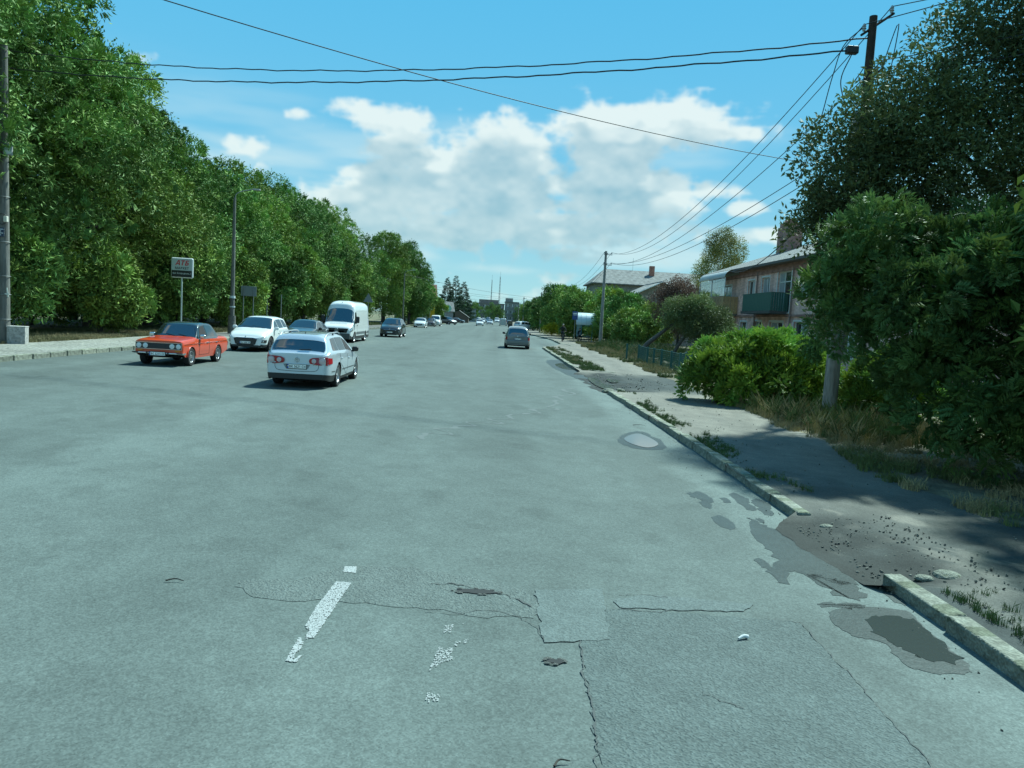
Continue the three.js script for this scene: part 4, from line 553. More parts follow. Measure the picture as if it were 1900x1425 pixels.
function pinnate(pairs, len, l, w, droop = 0.25) {           // one compound leaf, growing along +y and hanging over
  const list = [], at = t => V3(0, len * t, 0).add(V3(0, -droop * len * t * t, len * droop * 1.2 * t * t));
  for (let i = 0; i < pairs; i++) { const t = 0.28 + 0.64 * i / pairs, b = at(t); for (const s of [-1, 1]) { const d = V3(s, 0.75, 0.15 + droop * t).normalize(); list.push([b, d, V3(-0.6 * s, 0.6, 0.2 * s).cross(d).cross(d).normalize().multiplyScalar(-1), l * rr(0.85, 1.1), w]); } }
  const e = at(0.95); list.push([e, V3(0, 0.8, droop * 1.5).normalize(), V3(1, 0, 0), l * 1.1, w]); return leafGeo(list);
}
function bunch(make, n, spread) { const gs = []; for (let i = 0; i < n; i++) { const g = make(), d = rdir(); d.y = Math.abs(d.y) * 0.9 + 0.25; d.normalize(); g.applyQuaternion(new THREE.Quaternion().setFromUnitVectors(V3(0, 1, 0), d)); g.rotateY(rr(0, 0.3)); g.translate(d.x * spread, d.y * spread, d.z * spread); gs.push(g.index ? g.toNonIndexed() : g); } const m = mergeGeometries(gs); return m; }
const UPV = V3(0, 1, 0);
// lobes: [x, y, z, radius, (flatten)] ; clumps of leaves are spread through the outer part of each lobe
function crownOf(lobes, count, geos, mats, size, tint, o = {}) {
  const tot = lobes.reduce((s, l) => s + l[3] ** 2, 0), lists = geos.map(() => []), c0 = lobes.reduce((s, l) => s.add(V3(l[0], l[1], l[2])), V3()).multiplyScalar(1 / lobes.length);
  for (const [x, y, z, r, fl = 0.85] of lobes) {
    const n = Math.round(count * r * r / tot), tone = rr(0.66, 1.36);
    for (let i = 0; i < n; i++) {
      const d = rdir(); if (d.y < -0.35 && rnd() < 0.55) d.y *= -1;
      const k = rnd(), rad = r * (k < 0.78 ? rr(0.72, 1.06) : rr(0.2, 0.75)) * (0.86 + 0.28 * n3(x + d.x * 2.2, y + d.y * 2.2, z + d.z * 2.2));
      const p = V3(x + d.x * rad, y + d.y * rad * fl, z + d.z * rad); if (p.y < (o.floor ?? 0.35)) continue; if (o.keep && !o.keep(p)) continue;
      const out = d.clone().add(V3(rr(-0.5, 0.5), (o.lift ?? 0.25) + rr(-0.4, 0.4), rr(-0.5, 0.5))).normalize();
      const g = Math.floor(rnd() * geos.length), q = new THREE.Quaternion().setFromUnitVectors(UPV, out).multiply(new THREE.Quaternion().setFromAxisAngle(UPV, rr(0, 6.28))), s = size * rr(0.7, 1.25), v = tone * rr(0.72, 1.28);
      lists[g].push([new THREE.Matrix4().compose(p, q, V3(s, s, s)), tint(v), p]);
    }
  }
  return lists;
}
const greens = (r, g, b, yel = 0.25) => v => { const y = rnd() * yel; return rgb(r * v * (1 + y), g * v, b * v * (1 - y)); };
function addCrown(root, lists, geos, m, name = 'crown') { lists.forEach((l, k) => { if (!l.length) return; const im = new THREE.InstancedMesh(geos[k], m, l.length); l.forEach(([mx, c], i) => { im.setMatrixAt(i, mx); im.setColorAt(i, c); }); im.name = name; im.castShadow = im.receiveShadow = true; im.userData.kind = 'stuff'; root.add(im); }); }
function lobesFor(h, base, r, n, top = 0.6) {                // an uneven crown: lobes over an egg-shaped hull
  const out = [[0, lerp(base, h, 0.55), 0, r * 0.62]];
  for (let i = 0; i < n; i++) { const t = (i + 0.5) / n, y = lerp(base, h, 0.04 + 0.9 * t), prof = Math.sin(Math.PI * Math.pow(0.10 + 0.84 * t, 0.85)), a = i * 2.39996 + rr(-0.4, 0.4), R = r * prof * rr(0.55, 1.0), s = r * (i % 3 ? rr(0.22, 0.34) : rr(0.38, 0.5)) * (0.7 + 0.4 * prof); out.push([Math.cos(a) * R, y, Math.sin(a) * R, s]); }
  return out;
}
function trunkOf(root, h, r, lobes, m, nb = 9, lean = V3()) {
  const top = V3(lean.x, h * 0.72, lean.z), t = [tube([V3(0, -0.05, 0), V3(lean.x * 0.15 + rr(-0.08, 0.08), h * 0.2, lean.z * 0.15), V3(lean.x * 0.5 + rr(-0.15, 0.15), h * 0.45, lean.z * 0.5), top], r, r * 0.3, 9, 14)];
  part('trunk', t, m, root);
  for (let i = 0; i < Math.min(nb, lobes.length); i++) { const l = lobes[Math.floor(i * lobes.length / nb)], y0 = clamp(l[1] * rr(0.45, 0.75), h * 0.15, h * 0.7), f = y0 / (h * 0.72), a = V3(lean.x * f * f, y0, lean.z * f * f), b = V3(l[0], l[1], l[2]); const mid = a.clone().lerp(b, 0.5).add(V3(0, rr(0.1, 0.5), 0)); part('limb', tube([a, mid, b], r * 0.42, r * 0.08, 6, 8), m, root); }
}
seed(101);
const ashGeos = [sprig(26, 1.0, 0.26, 0.085), sprig(26, 1.0, 0.24, 0.08), bunch(() => pinnate(5, 0.42, 0.2, 0.065), 7, 0.1)];
const smallGeos = [sprig(24, 0.7, 0.14, 0.075), sprig(24, 0.7, 0.13, 0.07)];
const leafGreen = leafMat([1, 1, 1]), leafFar = mat([1, 1, 1], 0.6, { side: THREE.DoubleSide, specularIntensity: 0.3 });
// the tall roadside row
function tallTree(x, z, h, r, base, n, count, tint, label, group, name = 'broadleaf_tree', sd = 1) {
  seed(sd * 17 + 3); const o = thing(name, label, 'tree', [x, 0.12, z], rr(0, 6.28), group), lobes = lobesFor(h, base, r, n);
  trunkOf(o, h, 0.022 * h + 0.04, lobes, darkBark, 8); addCrown(o, crownOf(lobes, count, ashGeos, null, 1.05, tint), ashGeos, z > -20 ? leafGreen : leafFar); return o;
}
const ashTint = greens(0.122, 0.245, 0.070, 0.3), deepTint = ashTint, limeTint = greens(0.165, 0.285, 0.072, 0.3);
const ROWG = 'trees of the dense roadside row', ROWL = 'tall leafy broadleaf tree in the dense row behind the paved footway';
[[-23.2, -27.5, 19, 5.0, 6.2, 26, 3400], [-24.6, -38, 21.5, 6.2, 1.5, 34, 4200], [-24.6, -46.5, 16.5, 5.4, 1.3, 30, 3500], [-25.2, -55.5, 14.6, 5.5, 1.4, 30, 3300], [-24.5, -64, 12.8, 5.2, 1.2, 28, 2900], [-25, -73, 14.6, 5.5, 1.4, 28, 2700], [-24.5, -82.5, 15.0, 5.4, 1.3, 28, 2400], [-24.2, -92, 15.4, 5.5, 1.4, 28, 2200], [-23.4, -102, 15.8, 5.4, 1.3, 26, 1900], [-22.2, -113, 13.6, 4.8, 1.2, 24, 1600]]
  .forEach(([x, z, h, r, b, n, c], i) => tallTree(x, z, h, r, b, n, c, [ashTint, deepTint, limeTint][i % 3], ROWL, ROWG, 'roadside_tree', i + 1));
[[-32.5, -30, 19, 6, 1.5, 20, 1000], [-33, -44, 16, 6.5, 1.5, 20, 1000], [-33, -60, 14, 6.5, 1.5, 20, 800], [-33, -78, 15, 6.5, 1.5, 20, 700], [-32, -97, 15, 6.5, 1.5, 20, 700]]
  .forEach(([x, z, h, r, b, n, c], i) => tallTree(x, z, h, r, b, n, c, ashTint, 'broadleaf tree in the second row behind the roadside trees', 'trees of the second row', 'woodland_tree', i + 30));
// saplings and low growth that close the row at its foot
[[-20.9, -40.5, 4.6, 1.9], [-21.0, -50.5, 6.5, 2.3], [-20.6, -60, 6.5, 2.4], [-20.8, -70, 7.5, 2.6], [-20.2, -80, 8, 2.6], [-20.2, -90, 8.5, 2.7], [-19.2, -101, 9, 2.7], [-22.0, -34.5, 5.2, 2.0]].forEach(([x, z, h, r], i) => tallTree(x, z, h, r, 0.9, 16, 1500, [limeTint, ashTint][i % 2], 'young leafy tree filling the foot of the roadside row', 'young trees at the foot of the row', 'young_tree', i + 50));
[[-28.6, -31, 4.2], [-28.8, -39, 3.8], [-28.4, -47, 4.4], [-28.8, -55, 4.0], [-28.6, -64, 4.4], [-28.8, -73, 4.0], [-28.5, -83, 4.4], [-28, -94, 4.2]].forEach(([x, z, h], i) => tallTree(x, z, h, 3.4, 0.3, 12, 520, ashTint, 'low leafy shrub in the undergrowth between the two rows of trees', 'undergrowth between the tree rows', 'undergrowth_shrub', i + 60));
tallTree(-18.8, -127, 15, 5.2, 1.4, 24, 2600, limeTint, 'yellowish green tree standing just past the tall roadside row', undefined, 'broadleaf_tree', 71);
tallTree(-17.6, -146, 15.5, 4.6, 1.6, 24, 2200, deepTint, 'rounded dark tree rising behind the last street lamp', undefined, 'broadleaf_tree', 72);
tallTree(-15.2, -133, 9.5, 3.6, 1.2, 20, 2000, deepTint, 'low dark tree overhanging the pavement by the white saloon', undefined, 'broadleaf_tree', 73);
tallTree(-16.6, -150, 10.5, 4.2, 1.0, 20, 1800, ashTint, 'broad green tree beside the red roofed house', undefined, 'broadleaf_tree', 74);
tallTree(-13.6, -168, 5.5, 2.2, 0.5, 12, 900, limeTint, 'small bright tree before the red roofed house', undefined, 'broadleaf_tree', 75);
// spruces
seed(140);
const needle = (() => { const l = []; for (let i = 0; i < 60; i++) { const t = rnd(), s = i % 2 ? 1 : -1, b = V3(0, t * 0.9, -t * t * 0.1), d = V3(s * rr(0.6, 1), rr(0.2, 0.6), rr(-0.35, 0.2)).normalize(); l.push([b, d, across(d), 0.22 * rr(0.7, 1.2), 0.05]); } return leafGeo(l); })();
const spruceTint = greens(0.051, 0.111, 0.066, 0.1);
function spruce(x, z, h, r, label) {
  const o = thing('spruce_tree', label, 'tree', [x, 0.1, z], rr(0, 6)); part('trunk', cyl(h * 0.014, 0.03, h * 0.96, 7), darkBark, o); const l = [];
  for (let i = 0; i < 900; i++) { const t = Math.pow(rnd(), 0.75), y = h * (0.98 - 0.93 * t), a = rr(0, 6.28), R = r * t * (0.55 + 0.45 * Math.sqrt(rnd())) * (0.8 + 0.3 * Math.sin(y * 5)), d = V3(Math.cos(a), -0.12 + rr(-0.15, 0.3), Math.sin(a)).normalize(), s = lerp(0.6, 1.5, t) * rr(0.8, 1.2); l.push([new THREE.Matrix4().compose(V3(Math.cos(a) * R, y, Math.sin(a) * R), new THREE.Quaternion().setFromUnitVectors(UPV, d).multiply(new THREE.Quaternion().setFromAxisAngle(UPV, rr(0, 6))), V3(s, s, s)), spruceTint(rr(0.7, 1.3))]); }
  addCrown(o, [l], [needle], leafGreen);
}
spruce(-15.2, -232, 13.5, 3.4, 'dark spruce behind the small gabled house'); spruce(-12.9, -236, 14.5, 3.6, 'tallest dark spruce of the clump beyond the house'); spruce(-10.6, -242, 13, 3.8, 'bushy dark spruce at the road end of the clump'); spruce(-19.4, -196, 11, 2.4, 'thin spruce top behind the red roof');
// trees beyond the bus stop
const hedgeTint = greens(0.20, 0.335, 0.085, 0.4);
[[12.9, -83.5, 5.7, 2.9, 1300], [9.9, -92, 5.9, 2.6, 1100], [13.8, -79, 5.0, 2.8, 1300], [15.8, -75, 3.9, 2.3, 1000], [10.0, -104, 6.6, 3.0, 1000], [14, -92, 5.6, 3, 900], [12.9, -75.5, 3.2, 1.6, 700], [13.9, -71, 2.8, 1.8, 700]].forEach(([x, z, h, r, c], i) => tallTree(x, z, h, r, 0.4, 18, c, [hedgeTint, limeTint, ashTint][i % 3], 'bright green bushy tree in the thicket behind the bus shelter', 'thicket behind the bus shelter', 'thicket_tree', i + 80));
[[9.2, -122, 7.6, 2.8, deepTint, 'dark rounded tree above the parked white off-road car'], [8.6, -140, 6.0, 2.4, ashTint, 'green tree beside the far pale pole'], [9.0, -160, 6.5, 2.6, ashTint, 'green tree before the pale far house'], [10.5, -182, 7, 3, deepTint, 'dark tree behind the row of far poles'], [8.4, -205, 5.5, 2.4, limeTint, 'light green tree at the far bend of the pavement']].forEach(([x, z, h, r, t, l], i) => tallTree(x, z, h, r, 0.4, 14, 900, t, l, undefined, 'broadleaf_tree', i + 100));
{ seed(160); const o = thing('yellow_shrub', 'low yellow green shrub at the pavement edge beyond the cyclist', 'shrub', [7.6, 0.1, -101]), lobes = [[0, 0.8, 0, 0.9], [0.7, 0.6, 0.3, 0.7], [-0.7, 0.6, 0, 0.7]]; addCrown(o, crownOf(lobes, 260, smallGeos, null, 1.0, greens(0.435, 0.468, 0.036, 0.3)), smallGeos, leafGreen, 'foliage'); part('stem', cyl(0.05, 0.02, 0.8, 6), darkBark, o); }
// far end of the street
[[-21, -262, 8, 3.4], [-12.5, -275, 7.5, 3], [-9.8, -330, 8.5, 3.6], [-2.2, -402, 9.5, 4.2], [0.6, -396, 8.2, 3.4], [14, -420, 10, 4], [20, -410, 11, 4], [24, -380, 9, 4], [11, -260, 8, 3.2], [13, -300, 9, 3.6]].forEach(([x, z, h, r], i) => tallTree(x, z, h, r, 0.6, 12, 600, ashTint, 'dark green tree among the grey buildings at the end of the street', 'trees at the end of the street', 'distant_tree', i + 120));
// birch, plum and old fruit tree by the brick house
{ seed(170); const o = thing('birch_tree', 'birch with hanging light foliage behind the brick house', 'tree', [22.6, 0.1, -77]), lobes = []; for (let i = 0; i < 20; i++) { const t = i / 20, a = i * 2.4, R = 2.4 * Math.sin(Math.PI * (0.15 + 0.8 * t)) * rr(0.5, 1); lobes.push([Math.cos(a) * R, 4.2 + 7.0 * t, Math.sin(a) * R, rr(0.6, 1.05), 1.5]); }
  trunkOf(o, 11.5, 0.2, lobes, concrete([0.3, 0.3, 0.28]), 10); addCrown(o, crownOf(lobes, 1500, smallGeos, null, 1.05, greens(0.217, 0.260, 0.102, 0.3), { lift: -0.5 }), smallGeos, leafGreen); }
{ seed(171); const o = thing('plum_tree', 'purple leaved plum tree before the gabled house', 'tree', [15.0, 0.1, -62]), lobes = lobesFor(5.9, 1.6, 2.2, 16); trunkOf(o, 5.6, 0.13, lobes, darkBark, 9); addCrown(o, crownOf(lobes, 1100, smallGeos, null, 0.9, greens(0.181, 0.130, 0.108, 0.2)), smallGeos, leafGreen); }
{ seed(172); const o = thing('fruit_tree', 'old fruit tree with two leaning dark trunks behind the green fence', 'tree', [9.8, 0.1, -48.5]);
  const lobes = [[2.9, 2.7, -0.4, 1.1], [3.9, 2.3, 0.2, 1.1], [2.0, 3.2, -0.6, 0.9], [3.3, 3.4, -0.4, 0.9], [4.6, 2.7, -0.5, 0.9], [3.0, 1.9, 0.6, 0.8], [4.3, 1.7, 0.6, 0.8], [1.6, 2.4, 0, 0.6], [5.0, 1.9, 0.2, 0.7]];
  part('trunk', tube([V3(-0.4, -0.05, 0), V3(-0.1, 0.75, 0), V3(0.7, 1.5, -0.1), V3(1.7, 2.3, -0.3), V3(2.6, 2.9, -0.4)], 0.19, 0.06, 8), darkBark, o); part('trunk', tube([V3(1.6, -0.05, 0.3), V3(1.8, 0.6, 0.3), V3(2.3, 1.4, 0.2), V3(3.0, 2.2, 0), V3(3.8, 2.7, 0)], 0.13, 0.05, 8), darkBark, o);
  addCrown(o, crownOf(lobes, 1500, smallGeos, null, 0.85, greens(0.160, 0.234, 0.102, 0.25)), smallGeos, leafGreen); }

// the big roadside bush: compound leaves, the nearest ones as leaves of their own
function splitNear(root, lists, geos, m, n, name) {           // the n leaves nearest the street corner where the photographer stands become parts
  const all = lists.flatMap((l, k) => l.map(e => [k, e, e[2].clone().add(root.position).distanceTo(V3(2, 2, 0)) + (e[2].y < 0.6 ? 3 : 0)])); all.sort((a, b) => a[2] - b[2]); const cut = new Set(all.slice(0, n).map(a => a[1])), tones = {};
  for (const [k, e] of all.slice(0, n)) { const v = Math.round(clamp(e[1].g / 0.02, 1, 14)), key = v; tones[key] ||= (() => { const mm = m.clone(); mm.color.copy(e[1]); return mm; })(); const l = part(name, geos[k], tones[key], root); e[0].decompose(l.position, l.quaternion, l.scale); }
  return lists.map(l => l.filter(e => !cut.has(e)));
}
{ seed(181); const geos = [bunch(() => pinnate(3, 0.24, 0.12, 0.055, 0.3), 6, 0.06), bunch(() => pinnate(4, 0.28, 0.12, 0.05, 0.35), 5, 0.06)];
  const o = thing('roadside_bush', 'big bright green bush beside the trodden footpath', 'bush', [7.95, 0.1, -22.0]);
  const lobes = [[0, 1.35, 0, 1.0], [-1.3, 1.0, 0.2, 0.85], [1.0, 1.0, 0.5, 0.9], [-0.6, 1.75, -0.4, 0.62], [0.7, 1.85, -0.3, 0.6], [-1.9, 0.65, 0, 0.6], [0.2, 0.7, 0.95, 0.75], [1.5, 1.35, -0.2, 0.65], [-0.9, 0.6, 0.9, 0.62], [1.6, 0.6, 0.6, 0.6], [0.1, 2.0, -0.6, 0.5], [-1.5, 1.5, -0.5, 0.5], [1.9, 0.9, -0.6, 0.6]];
  for (let i = 0; i < 26; i++) { const a = rr(0, 6.28), R = rr(0.5, 2.1), y = rr(1.5, 2.35) - R * 0.28; lobes.push([Math.cos(a) * R, y, Math.sin(a) * R * 0.6, rr(0.14, 0.28), 1.5]); } for (const b of lobes) { b[1] = 0.1 + b[1] * 0.76; b[0] *= 0.92; } let l = crownOf(lobes, 2300, geos, null, 0.95, greens(0.175, 0.35, 0.075, 0.4), { lift: 0.5, floor: 0.12 }); l = splitNear(o, l, geos, leafGreen, 300, 'leaf_spray'); addCrown(o, l, geos, leafGreen, 'foliage');
  for (let i = 0; i < 9; i++) { const a = rr(0, 6.28); part('stem', tube([V3(rr(-0.5, 0.5), -0.05, rr(-0.3, 0.3)), V3(Math.cos(a) * 0.5, 0.8, Math.sin(a) * 0.4), V3(Math.cos(a) * 1.3, 1.5, Math.sin(a) * 0.8)], 0.03, 0.008, 5), darkBark, o); } }
{ seed(182); const geos = [bunch(() => pinnate(3, 0.22, 0.12, 0.055, 0.3), 6, 0.06)]; const o = thing('roadside_bush', 'smaller sunlit bush beside the foot of the concrete pole', 'bush', [9.6, 0.1, -18.6]); const lobes = [[0, 0.9, 0, 0.8], [0.5, 1.4, 0, 0.6], [-0.4, 0.5, 0.3, 0.5], [0.9, 0.7, 0.3, 0.7]]; addCrown(o, crownOf(lobes, 520, geos, null, 0.9, greens(0.20, 0.39, 0.08, 0.4), { floor: 0.1 }), geos, leafGreen, 'foliage'); part('stem', cyl(0.03, 0.015, 0.9, 5), darkBark, o); }
// the near ash: foliage down to the ground
{ seed(190); const geos = [bunch(() => pinnate(5, 0.28, 0.105, 0.038, 0.5), 6, 0.06), bunch(() => pinnate(4, 0.25, 0.10, 0.042, 0.6), 7, 0.07)];
  const o = thing('ash_tree', 'young ash with drooping leaves overhanging the footpath, foliage to the ground', 'tree', [8.9, 0.1, -11.9]);
  const lobes = [[0, 2.2, 0, 1.5], [-1.5, 1.3, 0.2, 1.0], [-0.2, 1.2, 1.2, 1.1], [1.2, 1.6, 1.2, 1.3], [-1.0, 2.7, -0.2, 1.1], [0.5, 3.3, 0.3, 1.1], [1.7, 3.0, 1.0, 1.3], [-0.9, 3.3, -0.5, 0.75], [1.3, 4.3, 0.3, 0.95], [2.3, 4.4, 1.0, 1.1], [1.5, 5.0, -0.2, 0.7], [2.0, 5.6, 0.4, 0.9], [-1.9, 2.1, -0.6, 0.75], [-2.0, 3.0, -1.2, 0.65], [-1.8, 3.3, -1.3, 0.5], [2.6, 1.4, 1.4, 1.2], [3.0, 2.8, 1.3, 1.2], [2.2, 6.1, 0, 0.6], [2.9, 5.9, 0.9, 0.8], [-1.3, 0.65, 0.8, 0.6], [0.3, 0.6, 1.8, 0.6], [1.6, 0.7, 2.1, 0.65]]; lobes.push([-2.6, 3.4, -0.8, 0.75], [-2.9, 2.75, -1.0, 0.6], [-3.0, 2.1, -1.2, 0.5], [-2.3, 2.6, 0.3, 0.6]);
  lobes.forEach(b => { if (b[1] > 2) b[1] = 2 + (b[1] - 2) * 1.22; }); for (let i = 0; i < 40; i++) { const b = lobes[Math.floor(rr(0, 26))], d = rdir(); lobes.push([b[0] + d.x * b[3] * 1.15, b[1] + Math.abs(d.y) * b[3] * 1.1, b[2] + d.z * b[3] * 1.15, rr(0.2, 0.4), 1.2]); }
  trunkOf(o, 7.2, 0.12, lobes, darkBark, 14, V3(0.8, 0, 0.3)); let l = crownOf(lobes, 4300, geos, null, 0.98, greens(0.118, 0.235, 0.08, 0.3), { lift: 0.1, floor: 0.1 }); l = splitNear(o, l, geos, leafGreen, 300, 'leaf_spray'); addCrown(o, l, geos, leafGreen); }
tallTree(9.4, -8.0, 7.4, 2.7, 1.0, 18, 1100, ashTint, 'leafy tree beside the footpath just before the young ash', undefined, 'broadleaf_tree', 191);
// the old walnut behind it
{ seed(195); const geos = [sprig(16, 0.75, 0.17, 0.075), sprig(16, 0.75, 0.16, 0.07)];
  const o = thing('walnut_tree', 'tall dark walnut with spreading bare limbs behind the pole', 'tree', [12.0, 0.1, -16.5]);
  const lobes = [[-5.6, 6.4, 0, 1.5], [-4.2, 6.9, 1, 1.6], [-4.9, 5.2, 0.6, 1.3], [-2.8, 7.4, 0.6, 1.6], [-3.4, 5.6, 1.2, 1.4], [-2.6, 9.6, 0.4, 1.5], [-1.4, 8.6, 1.2, 1.5], [-1.9, 11.4, 0, 1.5], [-3.6, 10.8, 0, 0.9], [-0.4, 12.4, 0.5, 1.7], [0.4, 10.2, 1.4, 1.8], [1.6, 12.6, 0.6, 1.9], [-0.6, 6.6, 1.8, 1.6], [1.8, 8.4, 1.4, 1.9], [-5.6, 4.2, 0, 0.9], [0.2, 14.4, 0, 1.4], [-1.5, 13.4, -0.4, 1.0], [2.8, 10.6, 1.0, 1.8], [2.6, 6.4, 1.6, 1.7], [-2.2, 4.4, 1.6, 1.1], [-6.3, 5.6, -0.3, 0.9], [-6.0, 3.3, -0.3, 0.8], [-4.4, 8.4, 0.4, 1.3], [0.2, 4.6, 1.6, 1.5], [2.0, 4.4, 1.6, 1.5], [-1.2, 10.0, 1.0, 1.4], [3.6, 8.0, 1, 1.7], [3.4, 12.6, 0.6, 1.7], [1.2, 14.6, 0.2, 1.6]];
  for (const b of lobes) { b[0] *= 0.733; b[2] *= 0.6; b[3] *= 0.733; b[1] = 2.1 + (b[1] - 2.1) * 0.733; } for (let i = 0; i < 40; i++) { const b = lobes[Math.floor(rr(0, 29))], d = rdir(); lobes.push([b[0] + d.x * b[3] * 1.2, b[1] + d.y * b[3] * 1.1, b[2] + d.z * b[3], rr(0.22, 0.42), 0.9]); }
  lobes.push([-4.6, 5.1, 0.4, 0.9], [-5.0, 5.9, 0.3, 0.8], [-4.1, 6.5, 0.5, 0.95], [-3.6, 7.2, 0.4, 0.8], [-4.3, 4.4, 0.5, 0.8], [-3.6, 5.6, 0.6, 0.9], [-5.2, 4.6, 0.2, 0.6]); trunkOf(o, 10, 0.24, lobes, darkBark, 20); addCrown(o, crownOf(lobes, 7000, geos, null, 0.74, greens(0.109, 0.163, 0.072, 0.3)), geos, leafGreen); }

// grass: dry tufts and green ones
function tuft(n, h, w) { const pos = []; for (let i = 0; i < n; i++) { const a = rr(0, 6.28), x = rr(-0.05, 0.05), z = rr(-0.05, 0.05), l = h * rr(0.5, 1.1), b = rr(0.1, 0.6), dx = Math.cos(a), dz = Math.sin(a), p = [[x - dz * w, 0, z + dx * w], [x + dz * w, 0, z - dx * w], [x + dx * l * b * 0.4, l * 0.65, z + dz * l * b * 0.4], [x + dx * l * b, l * (1 - b * 0.3), z + dz * l * b]]; pos.push(...p[0], ...p[1], ...p[2], ...p[0].map((v, k) => lerp(v, p[2][k], 0.8)), ...p[2].map((v, k) => v + (k === 0 ? w * 0.4 : 0)), ...p[3]); } const g = new THREE.BufferGeometry(); g.setAttribute('position', new THREE.Float32BufferAttribute(pos, 3)); g.computeVertexNormals(); return g; }
const grassMat = mat([1, 1, 1], 0.8, { side: THREE.DoubleSide });
function grass(name, n, h, w, where, col, base = 0.11) {
  const g = tuft(14, h, w), ms = []; for (let i = 0; i < n; i++) { const p = where(); if (p) ms.push(p); }
  const im = new THREE.InstancedMesh(g, grassMat, ms.length), m = new THREE.Matrix4(); ms.forEach(([x, z, s = 1, y = base], i) => { const k = s * rr(0.6, 1.3); m.compose(V3(x, y, z), new THREE.Quaternion().setFromAxisAngle(UPV, rr(0, 6.28)), V3(k, k * rr(0.7, 1.2), k)); im.setMatrixAt(i, m); im.setColorAt(i, col(x, z)); }); im.name = numbered(name); im.castShadow = im.receiveShadow = true; im.userData.kind = 'stuff'; scene.add(im);
}
const straw = (x, z) => { const t = sst(0.42, 0.58, fbm(x * 0.9, z * 0.7, 3, 3) + rr(-0.08, 0.08)), v = rr(0.7, 1.25); return rgb(lerp(0.30, 0.10, t) * v, lerp(0.25, 0.13, t) * v, lerp(0.12, 0.035, t) * v); };
const greenG = () => { const v = rr(0.7, 1.3); return rgb(0.075 * v, 0.12 * v, 0.03 * v); };
seed(200);
grass('dry_grass', 9000, 0.16, 0.006, () => { const z = -4 - 26 * Math.pow(rnd(), 1.2), x = pathEdge(z) + 0.05 + Math.pow(rnd(), 1.3) * 4.5; if (z < -24 && z > -31.5) return null; return fbm(x * 1.2, z * 1.2, 8, 2) > 0.36 ? [x, z] : null; }, straw);
grass('dry_grass', 9000, 0.22, 0.012, () => { const z = rr(-31, -75), x = pathEdge(z) + 0.1 + Math.pow(rnd(), 1.4) * 9; return fbm(x * 0.8, z * 0.8, 8, 2) > 0.38 ? [x, z] : null; }, (x, z) => x > 10 ? greenG() : straw(x, z));
grass('kerb_grass', 1500, 0.10, 0.006, () => { const z = rr(-2, -23.5), x = 3.93 + Math.pow(rnd(), 2) * 0.5; return fbm(x * 2, z * 1.1, 4, 2) > 0.54 && !(z < -6.2 && z > -8.8) ? [x, z, 0.8] : null; }, greenG);
grass('kerb_grass', 1500, 0.14, 0.012, () => { const z = rr(-33, -58), x = 3.95 + Math.pow(rnd(), 1.6) * 1.1; return fbm(x * 1.3, z * 0.6, 4, 2) > 0.45 ? [x, z] : null; }, (x, z) => rnd() < 0.3 ? straw(x, z) : greenG());
grass('dry_grass', 14000, 0.17, 0.010, () => { const z = rr(-24, -60), x = -18.7 - Math.pow(rnd(), 1.2) * 6; return [x, z]; }, (x, z) => { const t = sst(-20.2, -22.4, x) * 0.7 + sst(0.45, 0.6, fbm(x * 0.8, z * 0.5, 3, 3)) * 0.4, v = rr(0.7, 1.25); return rgb(lerp(0.28, 0.07, clamp(t)) * v, lerp(0.235, 0.10, clamp(t)) * v, lerp(0.12, 0.03, clamp(t)) * v); }, 0.13);
grass('lawn_grass', 5000, 0.2, 0.02, () => { const z = rr(-60, -130), x = roadLeft(z) - 3.6 - Math.pow(rnd(), 1.2) * 5; return [x, z]; }, (x, z) => rnd() < 0.35 ? straw(x, z) : greenG(), 0.13);
grass('tall_weeds', 700, 0.5, 0.008, () => { const z = rr(-14.5, -20), x = rr(6.9, 9.5); return [x, z]; }, (x, z) => rnd() < 0.6 ? straw(x, z) : greenG());
grass('tall_weeds', 900, 0.7, 0.014, () => { const z = rr(-50, -70), x = rr(9, 15); return [x, z]; }, (x, z) => rnd() < 0.4 ? straw(x, z) : greenG());
{ const im = null; seed(210); const o = thing('clover_patch', 'small tuft of green clover on the muddy driveway', 'plant', [8.2, 0.12, -25.6]); const l = []; for (let i = 0; i < 160; i++) { const d = V3(rr(-0.5, 0.5), rr(0.03, 0.16), rr(-0.3, 0.3)), dd = V3(rr(-1, 1), rr(0.2, 1), rr(-1, 1)).normalize(); l.push([d, dd, across(dd), 0.07, 0.05]); } stuff(part('foliage', leafGeo(l), leafMat([0.06, 0.13, 0.02]), o)); }
// ------------------------------------------------------------------ houses
const brickTex = texture(1024, (u, v) => { const row = Math.floor(v * 26), fy = v * 26 - row, uu = u * 8 + (row & 1) * 0.5, col = Math.floor(uu), fx = uu - col, mort = fx < 0.035 || fy < 0.12, k = hsh(((col % 8) + 8) % 8, row, 3), n = (pn2(u * 128, v * 128, 128, 3) - 0.5) * 0.14 + (pn2(u * 6, v * 6, 6, 4) - 0.5) * 0.14; return mort ? [0.76 + n, 0.70 + n, 0.66 + n] : [0.84 + (k - 0.5) * 0.14 + n, 0.67 + (k - 0.5) * 0.12 + n, 0.625 + (k - 0.5) * 0.11 + n]; });
const brickMat = mat([1, 1, 1], 0.9, { map: brickTex }), oldBrick = mat([0.45, 0.40, 0.38], 0.92, { map: brickTex });
const slateTex = texture(512, (u, v) => { const s = 0.5 + 0.5 * Math.sin(u * 2 * Math.PI * 12); return 0.62 + s * 0.10 + (pn2(u * 40, v * 40, 40, 2) - 0.5) * 0.2 + (pn2(u * 6, v * 6, 6, 1) - 0.5) * 0.2; });
const slateBump = texture(256, u => 0.5 + 0.5 * Math.sin(u * 2 * Math.PI * 12), false);
